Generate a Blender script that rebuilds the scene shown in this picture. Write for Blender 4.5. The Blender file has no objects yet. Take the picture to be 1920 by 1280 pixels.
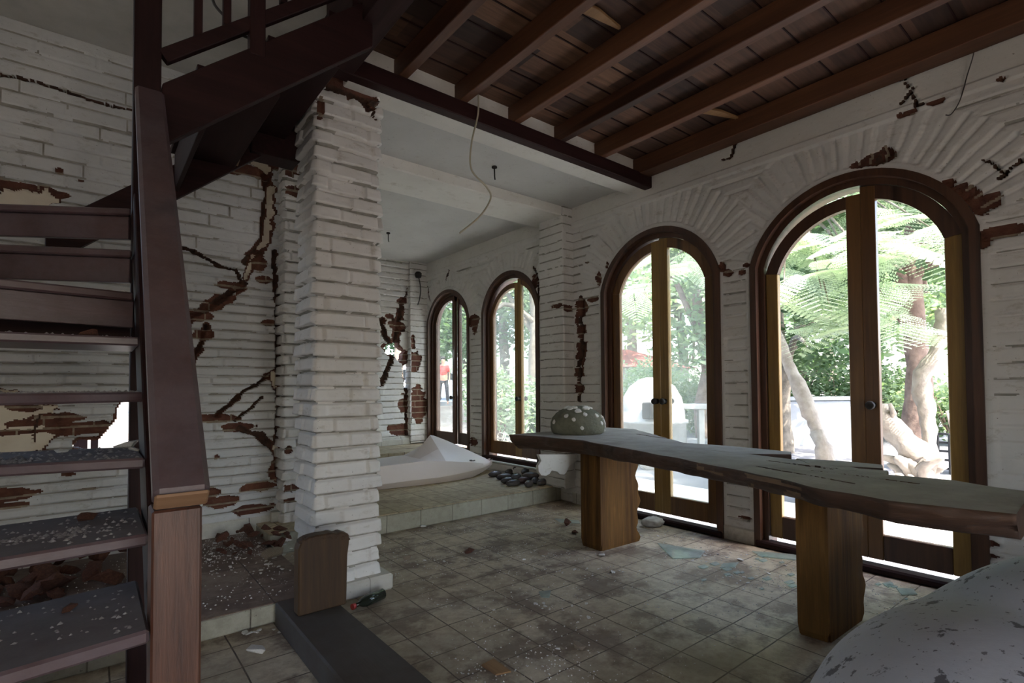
import bpy, bmesh, math, random
import numpy as np
from mathutils import Vector, Matrix

# ------------------------------------------------------------------ camera, world, sun, exposure
H_EYE = 1.2
YAW, PITCH, ROLL, FPX, CYP = .6752, .0262, -.0071, 982.0, 701.0
def cam_axes():
    f = np.array([math.sin(YAW)*math.cos(PITCH), math.cos(YAW)*math.cos(PITCH), math.sin(PITCH)])
    r = np.array([math.cos(YAW), -math.sin(YAW), 0.]); u = np.cross(r, f)
    return r*math.cos(ROLL)+u*math.sin(ROLL), -r*math.sin(ROLL)+u*math.cos(ROLL), f
CR, CU, CF = cam_axes()
scene = bpy.context.scene
col = scene.collection
cd = bpy.data.cameras.new('camera'); cam = bpy.data.objects.new('camera', cd); col.objects.link(cam)
M = Matrix.Identity(4)
for i in range(3):
    M[i][0], M[i][1], M[i][2] = CR[i], CU[i], -CF[i]
M[2][3] = H_EYE
cam.matrix_world = M
cd.sensor_width = 36; cd.lens = FPX/1920*36; cd.shift_y = (CYP-640)/1920; cd.clip_start = .02; cd.clip_end = 300
scene.camera = cam

w = bpy.data.worlds.new('sky'); scene.world = w; w.use_nodes = True
nt = w.node_tree; nt.nodes.clear()
sky = nt.nodes.new('ShaderNodeTexSky'); sky.sky_type = 'NISHITA'; sky.sun_disc = False
sky.sun_elevation = math.radians(60); sky.sun_rotation = math.radians(185); sky.air_density = 1.0; sky.dust_density = 3
bgd = nt.nodes.new('ShaderNodeBackground'); bgd.inputs['Strength'].default_value = .9
wo = nt.nodes.new('ShaderNodeOutputWorld')
nt.links.new(sky.outputs[0], bgd.inputs[0]); nt.links.new(bgd.outputs[0], wo.inputs[0])
sd = bpy.data.lights.new('sun', 'SUN'); sd.energy = 10.0; sd.angle = math.radians(.6); sd.color = (1, .95, .87)
sun = bpy.data.objects.new('sun', sd); col.objects.link(sun)
sun.rotation_euler = Vector((.05, .5, -.86)).to_track_quat('-Z', 'Y').to_euler()
sun.location = (0, -10, 20)
vs = scene.view_settings
vs.view_transform = 'Standard'; vs.look = 'None'; vs.gamma = 1; vs.use_curve_mapping = False
vs.exposure = 1.0
scene.cycles.max_bounces = 10; scene.cycles.diffuse_bounces = 6; scene.cycles.transparent_max_bounces = 12

W = 3.92            # inner face of the window wall
YB = 4.45           # brick wall behind the stair
YE = 7.0            # end wall of the far room
PZ = .16            # raised platform
# ------------------------------------------------------------------ pixel -> surface point (measuring help)
def ray(px, py): return (px-960)/FPX*CR-(py-CYP)/FPX*CU+CF
def onx(px, py, X=W): d = ray(px, py); t = X/d[0]; return (t*d[1], H_EYE+t*d[2])      # -> (y, z)
def ony(px, py, Y): d = ray(px, py); t = Y/d[1]; return (t*d[0], H_EYE+t*d[2])        # -> (x, z)
def onz(px, py, Z=0.): d = ray(px, py); t = (Z-H_EYE)/d[2]; return (t*d[0], t*d[1])   # -> (x, y)

# ------------------------------------------------------------------ noise
def hsh(a, b, s=0):
    v = np.sin(np.asarray(a)*127.1+np.asarray(b)*311.7+s*74.7)*43758.5453
    return v-np.floor(v)
def noise(u, v, s=0):
    u = np.asarray(u, float); v = np.asarray(v, float)
    iu, iv = np.floor(u), np.floor(v); fu, fv = u-iu, v-iv
    fu = fu*fu*(3-2*fu); fv = fv*fv*(3-2*fv)
    a, b, c, d = hsh(iu, iv, s), hsh(iu+1, iv, s), hsh(iu, iv+1, s), hsh(iu+1, iv+1, s)
    return (a*(1-fu)+b*fu)*(1-fv)+(c*(1-fu)+d*fu)*fv
def fbm(u, v, s=0, o=3):
    r = 0; a = .5
    for i in range(o): r = r+a*noise(u*2**i, v*2**i, s+i); a *= .5
    return r
def sstep(x, a, b):
    t = np.clip((x-a)/(b-a), 0, 1); return t*t*(3-2*t)

# ------------------------------------------------------------------ materials
MATS = {}
class NB:
    def __init__(s, name):
        s.m = bpy.data.materials.new(name); s.m.use_nodes = True; s.t = s.m.node_tree; s.t.nodes.clear()
        s.out = s.n('ShaderNodeOutputMaterial'); s.b = s.n('ShaderNodeBsdfPrincipled')
        s.l(s.b.outputs[0], s.out.inputs[0]); s.tc = s.n('ShaderNodeTexCoord'); MATS[name] = s.m
    def n(s, k): return s.t.nodes.new(k)
    def l(s, a, b): s.t.links.new(a, b)
    def co(s, scale=(1, 1, 1), kind='Object', rot=(0, 0, 0), loc=(0, 0, 0)):
        m = s.n('ShaderNodeMapping'); m.inputs['Scale'].default_value = scale; m.inputs['Rotation'].default_value = rot
        m.inputs['Location'].default_value = loc
        s.l(s.tc.outputs[kind], m.inputs[0]); return m.outputs[0]
    def noise(s, scale, co=None, detail=4, rough=.6, dist=0):
        n = s.n('ShaderNodeTexNoise'); n.inputs['Scale'].default_value = scale; n.inputs['Detail'].default_value = detail
        n.inputs['Roughness'].default_value = rough; n.inputs['Distortion'].default_value = dist
        if co: s.l(co, n.inputs['Vector'])
        else: s.l(s.tc.outputs['Object'], n.inputs['Vector'])
        return n.outputs[0]
    def ramp(s, src, stops):
        r = s.n('ShaderNodeValToRGB'); e = r.color_ramp.elements
        while len(e) < len(stops): e.new(.5)
        for i, (p, c) in enumerate(stops): e[i].position = p; e[i].color = (*c, 1) if len(c) == 3 else c
        s.l(src, r.inputs[0]); return r.outputs[0]
    def mix(s, f, a, b, mode='MIX'):
        m = s.n('ShaderNodeMix'); m.data_type = 'RGBA'; m.blend_type = mode
        for sock, v in ((m.inputs[0], f), (m.inputs[6], a), (m.inputs[7], b)):
            if isinstance(v, (int, float)): sock.default_value = v
            elif isinstance(v, tuple): sock.default_value = (*v, 1)
            else: s.l(v, sock)
        return m.outputs[2]
    def color(s, c):
        if isinstance(c, tuple): s.b.inputs['Base Color'].default_value = (*c, 1)
        else: s.l(c, s.b.inputs['Base Color'])
    def set(s, **k):
        for a, v in k.items(): s.b.inputs[a.replace('_', ' ')].default_value = v
    def bump(s, src, strength=.3, dist=.01, prev=None):
        b = s.n('ShaderNodeBump'); b.inputs['Strength'].default_value = strength; b.inputs['Distance'].default_value = dist
        s.l(src, b.inputs['Height'])
        if prev: s.l(prev, b.inputs['Normal'])
        s.l(b.outputs[0], s.b.inputs['Normal']); return b.outputs[0]
BW3 = lambda v: (v, v, v)
def simple(name, c1, c2, scale=6, rough=.8, bump=.2, bscale=40, **k):
    m = NB(name); m.color(m.ramp(m.noise(scale), [(.3, c1), (.7, c2)])); m.set(Roughness=rough, **k)
    m.bump(m.noise(bscale, detail=5), bump, .01); return m.m
def paint(name, a, b, dirt):
    m = NB(name)
    base = m.ramp(m.noise(2.2, detail=6), [(.3, a), (.7, b)])
    st = m.ramp(m.noise(9, m.co((1, 1, 2.2)), detail=8, rough=.72), [(.56, BW3(0)), (.74, BW3(1))])
    c = m.mix(st, base, dirt)
    sp = m.ramp(m.noise(70, detail=2), [(.70, BW3(0)), (.76, BW3(.8))])
    m.color(m.mix(sp, c, (.13, .10, .08))); m.set(Roughness=.72)
    p = m.bump(m.noise(28, detail=6), .35, .006); m.bump(m.noise(130, detail=3), .25, .002, p)
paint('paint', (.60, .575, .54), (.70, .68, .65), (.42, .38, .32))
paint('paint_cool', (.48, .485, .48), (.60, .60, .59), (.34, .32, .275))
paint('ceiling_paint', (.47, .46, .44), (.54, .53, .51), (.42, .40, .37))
paint('plaster', (.60, .575, .53), (.70, .675, .63), (.50, .46, .40))
simple('cream_plaster', (.62, .54, .42), (.74, .67, .55), 4)
simple('concrete', (.40, .385, .35), (.52, .50, .46), 4, .85, .15)
m = NB('brick')
c = m.ramp(m.noise(9, detail=5), [(.25, (.055, .020, .013)), (.5, (.11, .038, .022)), (.75, (.17, .07, .04))])
c = m.mix(m.ramp(m.noise(22, detail=4), [(.55, BW3(0)), (.7, BW3(.7))]), c, (.10, .055, .035)); m.color(c)
m.set(Roughness=.92); m.bump(m.noise(60, detail=6), .7, .012)
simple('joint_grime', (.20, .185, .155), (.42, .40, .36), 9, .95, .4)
simple('mortar', (.16, .115, .08), (.33, .27, .20), 20, .95, .6)
simple('cavity', (.035, .022, .016), (.11, .05, .03), 18, .95, .8)
def wood(name, cs, axis='z', rough=.5, sc=1., bump=.25, coat=0., dust=None):
    m = NB(name)
    s = {'x': (.06, 1, 1), 'y': (1, .06, 1), 'z': (1, 1, .06)}[axis]
    co = m.co(tuple(a*sc for a in s))
    g = m.noise(38, co, 6, .65, .6); g2 = m.noise(6, co, 3, .5, .4)
    a = m.ramp(g, [(.25, cs[0]), (.55, cs[1]), (.8, cs[2])])
    b = m.ramp(g2, [(.3, cs[0]), (.7, cs[2])])
    c = m.mix(.4, a, b)
    kn = m.ramp(m.noise(3.1, m.co(tuple(a*1.6 for a in s)), 2), [(.66, BW3(0)), (.74, BW3(.8))])
    c = m.mix(kn, c, tuple(v*.35 for v in cs[0]))
    if dust:
        d = m.ramp(m.noise(5, detail=7, rough=.7), [(.32, BW3(dust[1])), (.7, BW3(dust[2]))])
        c = m.mix(d, c, dust[0])
    m.color(c); m.set(Roughness=rough, Coat_Weight=coat); m.bump(g, bump, .004)
DK = [(.008, .0025, .0025), (.022, .0075, .0075), (.042, .016, .015)]
for ax in 'xyz':
    wood('dark_wood_'+ax, DK, ax, .6); MATS['dark_wood_'+ax].node_tree.nodes['Principled BSDF'].inputs['Specular IOR Level'].default_value = .18
RL = [(.022, .008, .008), (.056, .023, .021), (.105, .048, .042)]
for ax in 'xyz': wood('rail_wood_'+ax, RL, ax, .38, dust=((.17, .14, .165), .12, .55))  # bluish dust tint, raised so the colour also carries the handrail's sheen
wood('post_wood', [(.018, .006, .005), (.085, .030, .018), (.20, .088, .052)], 'z', .42, 2.6)
wood('cut_wood', [(.14, .07, .035), (.24, .13, .07), (.32, .19, .11)], 'x', .7)
wood('joist_wood', [(.05, .018, .009), (.115, .043, .02), (.19, .080, .036)], 'y', .55)
wood('pale_board', [(.15, .075, .03), (.26, .14, .06), (.34, .2, .09)], 'y', .6)
wood('frame_dark', [(.028, .010, .006), (.07, .028, .014), (.12, .052, .024)], 'z', .42, coat=.15)
wood('frame_ochre', [(.13, .065, .012), (.27, .15, .03), (.40, .24, .06)], 'z', .42, coat=.15)
wood('frame_warm', [(.065, .026, .008), (.15, .066, .018), (.23, .115, .034)], 'z', .42, coat=.15)
LEGW = wood('leg_wood', [(.030, .013, .004), (.13, .056, .012), (.29, .145, .032)], 'z', .72, 1.3, .5)
MATS['leg_wood'].node_tree.nodes['Principled BSDF'].inputs['Specular IOR Level'].default_value = .25
wood('bench_wood', [(.018, .008, .003), (.052, .024, .008), (.10, .050, .015)], 'z', .6, 1.3, .5)
wood('slab_side', [(.010, .005, .004), (.050, .022, .013), (.150, .080, .046)], 'y', .6, 1.4, 1.0)
wood('slab_scar', [(.10, .055, .03), (.19, .12, .07), (.28, .19, .12)], 'y', .75, 1.2, .9)
wood('slab_top', [(.06, .045, .035), (.10, .085, .07), (.15, .13, .105)], 'y', .85, 1., .4, dust=((.45, .425, .39), .5, .95))
wood('plank_wood', [(.014, .006, .004), (.04, .017, .011), (.07, .032, .02)], 'y', .7, dust=((.075, .068, .063), .35, .85))
wood('weathered', [(.018, .010, .006), (.06, .03, .015), (.115, .062, .03)], 'z', .75, 2, .9)
wood('tread_dust', [(.03, .02, .022), (.06, .04, .042), (.09, .06, .06)], 'x', .85, dust=((.20, .19, .215), .45, .95))
# boards of the ceiling: one colour per board
m = NB('ceiling_boards')
sx = m.n('ShaderNodeSeparateXYZ'); m.l(m.tc.outputs['Object'], sx.inputs[0])
def mth(op, a, b=None):
    x = m.n('ShaderNodeMath'); x.operation = op
    for i, v in enumerate((a, b)):
        if v is None: continue
        if isinstance(v, (int, float)): x.inputs[i].default_value = v
        else: m.l(v, x.inputs[i])
    return x.outputs[0]
by = mth('FLOOR', mth('DIVIDE', sx.outputs[1], .21))
bx_ = mth('FLOOR', mth('DIVIDE', mth('ADD', sx.outputs[0], mth('MULTIPLY', mth('MODULO', by, 2), .61)), 1.35))
cb = m.n('ShaderNodeCombineXYZ'); m.l(bx_, cb.inputs[0]); m.l(by, cb.inputs[1])
wn = m.n('ShaderNodeTexWhiteNoise'); m.l(cb.outputs[0], wn.inputs[0])
c = m.ramp(wn.outputs[0], [(0, (.028, .013, .009)), (.5, (.066, .031, .020)), (.85, (.12, .058, .034)), (1, (.18, .09, .05))])
g = m.ramp(m.noise(30, m.co((.08, 1, 1)), 6), [(.3, BW3(.55)), (.7, BW3(1.25))])
m.color(m.mix(1.0, c, g, 'MULTIPLY')); m.set(Roughness=.75); m.bump(m.noise(30, m.co((.08, 1, 1)), 6), .3, .004)
# floor tiles
def tile(name, size, a, b, grime, dirt_amt, loc=(0, 0, 0)):
    m = NB(name)
    br = m.n('ShaderNodeTexBrick'); br.offset = 0; br.inputs['Scale'].default_value = 1
    br.inputs['Brick Width'].default_value = size; br.inputs['Row Height'].default_value = size
    br.inputs['Mortar Size'].default_value = .0042; br.inputs['Mortar Smooth'].default_value = .4
    br.inputs['Color1'].default_value = (*a, 1); br.inputs['Color2'].default_value = (*b, 1); br.inputs['Mortar'].default_value = (.035, .025, .02, 1)
    wob = m.n('ShaderNodeVectorMath'); wob.operation = 'MULTIPLY_ADD'
    nn = m.n('ShaderNodeTexNoise'); nn.inputs['Scale'].default_value = 3; m.l(m.tc.outputs['Object'], nn.inputs['Vector'])
    m.l(nn.outputs['Color'], wob.inputs[0]); wob.inputs[1].default_value = (.015, .015, 0); m.l(m.co(loc=loc), wob.inputs[2])
    m.l(wob.outputs[0], br.inputs['Vector'])
    c = m.mix(m.ramp(m.noise(14, detail=9, rough=.75), [(.42, BW3(0)), (.62, BW3(.55))]), br.outputs['Color'], grime[0])
    c = m.mix(m.ramp(m.noise(3.0, detail=10, rough=.68), [(dirt_amt, BW3(0)), (dirt_amt+.09, BW3(.68))]), c, grime[1])
    c = m.mix(m.ramp(m.noise(1.1, detail=6, rough=.6), [(.42, BW3(0)), (.68, BW3(.7))]), c, grime[2])
    c = m.mix(m.ramp(m.noise(55, detail=3), [(.68, BW3(0)), (.74, BW3(.7))]), c, (.03, .022, .018))
    m.color(c); m.set(Roughness=.62)
    h = m.mix(.5, br.outputs['Fac'], m.noise(25, detail=6)); bb = m.n('ShaderNodeInvert'); m.l(h, bb.inputs[1])
    m.bump(bb.outputs[0], .5, .004)
tile('floor_tile', .225, (.52, .445, .325), (.59, .51, .385), [(.26, .185, .135), (.095, .058, .048), (.17, .125, .08)], .485, (-.075, -.06, 0))
tile('platform_tile', .225, (.52, .44, .28), (.58, .50, .34), [(.20, .14, .08), (.12, .08, .05), (.22, .16, .10)], .58)
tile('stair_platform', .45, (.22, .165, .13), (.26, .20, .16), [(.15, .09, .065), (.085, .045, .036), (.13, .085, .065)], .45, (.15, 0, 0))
tile('step_tile', .32, (.40, .38, .30), (.46, .44, .36), [(.25, .23, .17), (.15, .13, .10), (.28, .26, .2)], .62, (0, .1, .1))
tile('skirting_tile', .32, (.55, .53, .46), (.60, .58, .52), [(.40, .38, .32), (.25, .22, .18), (.5, .46, .4)], .66)
simple('dust_grit', (.12, .085, .065), (.22, .17, .14), 30, .95, .7, 90)
simple('plaster_bits', (.55, .53, .50), (.72, .70, .67), 12, .9, .4)
simple('grit_grey', (.26, .24, .25), (.48, .46, .47), 60, .9, .3)
simple('fibreglass', (.68, .60, .56), (.74, .66, .62), 2, .38, .05)
m = NB('shell_plaster')
c = m.ramp(m.noise(2.5, detail=5), [(.3, (.50, .49, .52)), (.7, (.60, .59, .62))])
c = m.mix(m.ramp(m.noise(9, detail=5, rough=.65), [(.585, BW3(0)), (.615, BW3(.85))]), c, (.09, .075, .08))
c = m.mix(m.ramp(m.noise(38, detail=3), [(.63, BW3(0)), (.67, BW3(.8))]), c, (.11, .09, .095))
m.color(c); m.set(Roughness=.75); m.bump(m.noise(30, detail=6), .35, .006)
simple('moss_stone', (.105, .105, .07), (.19, .185, .13), 12, .9, .7, 60)
simple('shell_white', (.55, .53, .47), (.75, .73, .68), 30, .6, .3)
simple('cobble', (.035, .035, .038), (.12, .105, .105), 5, .25, .2, 30)
simple('cobble_red', (.07, .035, .035), (.15, .09, .085), 5, .3, .2, 30)
simple('iron', (.014, .012, .012), (.03, .025, .022), 30, .8, .2)
simple('bottle_glass', (.015, .02, .014), (.02, .025, .018), 3, .1, .02)
simple('red_plastic', (.35, .03, .03), (.45, .05, .04), 3, .4, .05)
simple('bag', (.42, .40, .36), (.58, .56, .52), 5, .5, .5, 25)
simple('cable_pale', (.42, .38, .28), (.5, .46, .35), 5, .5, .05)
simple('cable_dark', (.03, .028, .026), (.06, .05, .045), 5, .5, .05)
simple('bark_grey', (.10, .085, .065), (.26, .22, .175), 5, .95, 1., 22)
simple('bark_pale', (.20, .165, .14), (.36, .32, .28), 7, .9, .8, 18)
simple('bark_brown', (.10, .065, .05), (.26, .18, .14), 6, .95, 1., 20)
simple('patio', (.13, .128, .135), (.20, .195, .205), 1.3, .9, .15)
simple('apron', (.55, .54, .54), (.66, .65, .65), 1.5, .9, .1)
simple('ground_earth', (.14, .12, .10), (.24, .22, .19), 2, .95, .5, 15)
simple('road', (.22, .22, .23), (.27, .27, .28), 2, .9, .1)
simple('wall_out', (.20, .215, .235), (.26, .275, .30), 2, .85, .1)
simple('roof_red', (.34, .10, .09), (.42, .15, .13), 5, .8, .2)
simple('car_paint', (.50, .53, .57), (.56, .59, .63), 1, .25, .0, Metallic=.3)
simple('car_glass', (.02, .025, .03), (.03, .035, .04), 1, .08, .0)
simple('rubber', (.015, .015, .015), (.025, .025, .025), 5, .8, .1)
simple('cloth_red', (.55, .05, .05), (.65, .08, .07), 8, .9, .2)
simple('cloth_dark', (.02, .022, .03), (.04, .042, .05), 8, .9, .2)
simple('skin', (.28, .16, .11), (.34, .20, .14), 8, .6, .05)
simple('blue_paint', (.03, .20, .34), (.06, .30, .40), 8, .6, .1)
simple('white_oven', (.32, .31, .30), (.42, .41, .39), 4, .8, .2)
def leafmat(name, a, b, tr=.45):
    m = NB(name); m.color(m.ramp(m.noise(1.5, detail=4), [(.3, a), (.7, b)])); m.set(Roughness=.55)
    t = m.n('ShaderNodeBsdfTranslucent'); t.inputs[0].default_value = (b[0]*1.2, b[1]*1.3, b[2]*.8, 1)
    mx = m.n('ShaderNodeMixShader'); mx.inputs[0].default_value = tr
    m.l(m.b.outputs[0], mx.inputs[1]); m.l(t.outputs[0], mx.inputs[2]); m.l(mx.outputs[0], m.out.inputs[0])
leafmat('leaf_dark', (.035, .07, .035), (.09, .145, .08))
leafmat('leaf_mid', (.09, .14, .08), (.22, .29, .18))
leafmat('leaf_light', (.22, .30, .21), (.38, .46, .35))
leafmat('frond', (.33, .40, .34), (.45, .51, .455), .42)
leafmat('leaf_grey', (.12, .17, .12), (.27, .33, .25))
def glassmat(name, lo, hi, tint=(.97, 1, .98)):
    m = NB(name); m.t.nodes.remove(m.b)
    tr = m.n('ShaderNodeBsdfTransparent'); tr.inputs[0].default_value = (*tint, 1)
    gl = m.n('ShaderNodeBsdfGlossy'); gl.inputs['Roughness'].default_value = .03
    df = m.n('ShaderNodeBsdfDiffuse'); df.inputs[0].default_value = (.75, .77, .75, 1)
    tl = m.n('ShaderNodeBsdfTranslucent'); tl.inputs[0].default_value = (.75, .77, .75, 1)
    fr = m.n('ShaderNodeFresnel'); ge = m.n('ShaderNodeNewGeometry'); io = m.n('ShaderNodeMapRange')
    io.inputs['To Min'].default_value = 1.45; io.inputs['To Max'].default_value = 1/1.45; m.l(ge.outputs['Backfacing'], io.inputs['Value']); m.l(io.outputs[0], fr.inputs[0])
    a = m.n('ShaderNodeMixShader'); m.l(fr.outputs[0], a.inputs[0]); m.l(tr.outputs[0], a.inputs[1]); m.l(gl.outputs[0], a.inputs[2])
    d = m.n('ShaderNodeMixShader'); d.inputs[0].default_value = .6; m.l(df.outputs[0], d.inputs[1]); m.l(tl.outputs[0], d.inputs[2])
    o = m.n('ShaderNodeMixShader'); m.l(m.ramp(m.noise(4, detail=7, rough=.7), [(.3, BW3(lo)), (.75, BW3(hi))]), o.inputs[0])
    m.l(a.outputs[0], o.inputs[1]); m.l(d.outputs[0], o.inputs[2]); m.l(o.outputs[0], m.out.inputs[0])
glassmat('dusty_glass', .02, .09)
glassmat('hazy_glass', .06, .20)
glassmat('shard_glass', .30, .62, (.8, .95, .9))
def mt(n): return MATS[n]

# ------------------------------------------------------------------ object helpers
def prop(o, label=None, cat=None, group=None, kind=None):
    if label: o['label'] = label
    if cat: o['category'] = cat
    if group: o['group'] = group
    if kind: o['kind'] = kind
    return o
def empty(name, loc=(0, 0, 0), label=None, cat=None, group=None, kind=None):
    o = bpy.data.objects.new(name, None); col.objects.link(o); o.location = loc; o.empty_display_size = .1
    return prop(o, label, cat, group, kind)
def world_origin(o):
    v = Vector((0, 0, 0))
    while o: v += o.location; o = o.parent
    return v
def link(name, me, mats, parent=None, origin=None, smooth=False):
    """link a mesh given in world coordinates; origin/parent shift it so the object sits at its own base"""
    if isinstance(mats, str): mats = [mats]
    if len(me.materials) == 0:
        for m_ in mats: me.materials.append(mt(m_))
    o = bpy.data.objects.new(name, me); col.objects.link(o)
    sh = world_origin(parent) if parent else Vector((0, 0, 0))
    if origin is not None:
        me.transform(Matrix.Translation(-Vector(origin))); o.location = Vector(origin)-sh
    elif parent: me.transform(Matrix.Translation(-sh))
    if parent: o.parent = parent
    if smooth: me.shade_smooth()
    return o
def bm2me(name, bm):
    bmesh.ops.recalc_face_normals(bm, faces=bm.faces[:])
    me = bpy.data.meshes.new(name); bm.to_mesh(me); bm.free(); return me
def arr_mesh(name, V, Q, mid=None, smooth=False):
    V = np.asarray(V, np.float32); Q = np.asarray(Q, np.int32); k = Q.shape[1]
    me = bpy.data.meshes.new(name); me.vertices.add(len(V)); me.vertices.foreach_set('co', V.ravel())
    me.loops.add(Q.size); me.loops.foreach_set('vertex_index', Q.ravel())
    me.polygons.add(len(Q)); me.polygons.foreach_set('loop_start', np.arange(0, Q.size, k, dtype=np.int32))
    if mid is not None: me.polygons.foreach_set('material_index', np.asarray(mid, np.int32))
    if smooth is not False: me.polygons.foreach_set('use_smooth', np.broadcast_to(np.asarray(smooth, bool), (len(Q),)).copy())
    me.update(calc_edges=True); me.validate(); return me
def rodbox(bm, p0, p1, w_, h_, up=(0, 0, 1), bev=.004, mi=0):
    """bar from p0 to p1, width w_ (sideways), height h_ (along up)"""
    p0, p1 = Vector(p0), Vector(p1); d = (p1-p0).normalized(); up = Vector(up)
    s = d.cross(up).normalized(); u = s.cross(d).normalized()
    b = bmesh.new(); vs_ = []
    for p in (p0, p1):
        for a, c in ((-1, -1), (1, -1), (1, 1), (-1, 1)): vs_.append(b.verts.new(p+s*a*w_/2+u*c*h_/2))
    for f in ((0, 1, 2, 3), (7, 6, 5, 4), (0, 4, 5, 1), (1, 5, 6, 2), (2, 6, 7, 3), (3, 7, 4, 0)): b.faces.new([vs_[i] for i in f])
    merge(bm, b, bev, mi)
def merge(bm, b, bev=0, mi=0):
    bmesh.ops.recalc_face_normals(b, faces=b.faces[:])
    if bev > 0: bmesh.ops.bevel(b, geom=b.edges[:], offset=bev, segments=1, affect='EDGES', profile=.5)
    me = bpy.data.meshes.new('t'); 
    for f in b.faces: f.material_index = mi
    b.to_mesh(me); b.free(); bm.from_mesh(me); bpy.data.meshes.remove(me)
def box(bm, lo, hi, bev=.004, mi=0):
    b = bmesh.new(); bmesh.ops.create_cube(b, size=1)
    for v in b.verts:
        for i in range(3): v.co[i] = lo[i] if v.co[i] < 0 else hi[i]
    merge(bm, b, min(bev, .45*min(hi[i]-lo[i] for i in range(3))), mi)
def prism(bm, pts, d, bev=0, mi=0):
    """polygon (list of 3-D points) extruded by vector d"""
    b = bmesh.new(); d = Vector(d)
    a = [b.verts.new(Vector(p)) for p in pts]; c = [b.verts.new(Vector(p)+d) for p in pts]
    b.faces.new(a); b.faces.new(c[::-1])
    for i in range(len(a)): b.faces.new((a[i], a[(i+1) % len(a)], c[(i+1) % len(a)], c[i]))
    merge(bm, b, bev, mi)
def tube(bm, pts, rad, n=8, mi=0, rough=0, seed=0, cap=True):
    pts = [Vector(p) for p in pts]
    if not hasattr(rad, '__len__'): rad = [rad]*len(pts)
    rings = []; prev = None; rg = random.Random(seed)
    for i, p in enumerate(pts):
        d = (pts[min(i+1, len(pts)-1)]-pts[max(i-1, 0)]).normalized()
        a = prev if prev is not None else (Vector((0, 0, 1)) if abs(d.z) < .9 else Vector((1, 0, 0)))
        s = (a-d*a.dot(d)).normalized(); t = d.cross(s); prev = s
        rings.append([bm.verts.new(p+(s*math.cos(2*math.pi*k/n)+t*math.sin(2*math.pi*k/n))*rad[i]*(1+rough*(rg.random()-.5))) for k in range(n)])
    for i in range(len(pts)-1):
        for k in range(n):
            f = bm.faces.new((rings[i][k], rings[i][(k+1) % n], rings[i+1][(k+1) % n], rings[i+1][k])); f.material_index = mi; f.smooth = True
    if cap:
        for r_, rv in ((rings[0], 1), (rings[-1], 0)):
            f = bm.faces.new(r_[::-1] if rv else r_); f.material_index = mi
def smooth_path(pts, n=8):
    out = []; P = [Vector(p) for p in pts]; P = [P[0]]+P+[P[-1]]
    for i in range(1, len(P)-2):
        for k in range(n):
            t = k/n; a, b, c, d = P[i-1], P[i], P[i+1], P[i+2]
            out.append(.5*((2*b)+(c-a)*t+(2*a-5*b+4*c-d)*t*t+(3*b-a-3*c+d)*t**3))
    out.append(P[-2]); return out
def ball(bm, c, r, sub=2, rough=0, seed=0, mi=0):
    b = bmesh.new(); bmesh.ops.create_icosphere(b, subdivisions=sub, radius=1)
    rg = random.Random(seed); c = Vector(c)
    for v in b.verts:
        k = 1+rough*(rg.random()-.5); v.co = Vector((v.co.x*r[0]*k, v.co.y*r[1]*k, v.co.z*r[2]*k))+c
    for f in b.faces: f.smooth = True
    me = bpy.data.meshes.new('t')
    for f in b.faces: f.material_index = mi
    b.to_mesh(me); b.free(); bm.from_mesh(me); bpy.data.meshes.remove(me)
def lathe(bm, prof, c, n=20, mi=0):
    c = Vector(c); rings = []
    for r, z in prof: rings.append([bm.verts.new(c+Vector((max(r, .0005)*math.cos(2*math.pi*k/n), max(r, .0005)*math.sin(2*math.pi*k/n), z))) for k in range(n)])
    for i in range(len(rings)-1):
        for k in range(n):
            f = bm.faces.new((rings[i][k], rings[i][(k+1) % n], rings[i+1][(k+1) % n], rings[i+1][k])); f.smooth = True; f.material_index = mi
    f = bm.faces.new(rings[0][::-1]); f.material_index = mi; f = bm.faces.new(rings[-1]); f.material_index = mi

# ------------------------------------------------------------------ brick surfaces
def brick_h(u, v, ch, bl, seed, jd=.024, prot=.014, vj=.6):
    v2 = v+.010*noise(u*2.2, v*1.3, seed)+.004*noise(u*9, v*5, seed+9)
    row = np.floor(v2/ch); fv = v2/ch-row
    u2 = (u+hsh(row, 3, seed)*bl)/bl+.12*noise(u*3+row*7, row, seed+3)
    cl = np.floor(u2); fu = u2-cl
    dv = np.minimum(fv, 1-fv)*ch; du = np.minimum(fu, 1-fu)*bl
    j = sstep(dv, .0025, .009+.008*noise(u*7, row*3, seed+5)); jv = sstep(du, .003, .011)
    jv = 1-vj*(1-jv)*(hsh(cl, row, seed+8) > .3)
    h = (j*jv-1)*jd+prot*(hsh(row, cl, seed+1)-.5)*j+(.5-fv)*.012*j
    h = h+.006*(fbm(u*14, v*20, seed+4)-.5)+.003*(noise(u*40, v*60, seed+6)-.5)
    return h, row, cl, j*jv, dv, du
def seg_dist(u, v, pts):
    d = np.full(u.shape, 1e9)
    for (a, b), (c, e) in zip(pts[:-1], pts[1:]):
        L2 = (c-a)**2+(e-b)**2+1e-12; t = np.clip(((u-a)*(c-a)+(v-b)*(e-b))/L2, 0, 1)
        d = np.minimum(d, np.hypot(u-a-t*(c-a), v-b-t*(e-b)))
    return d
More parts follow.
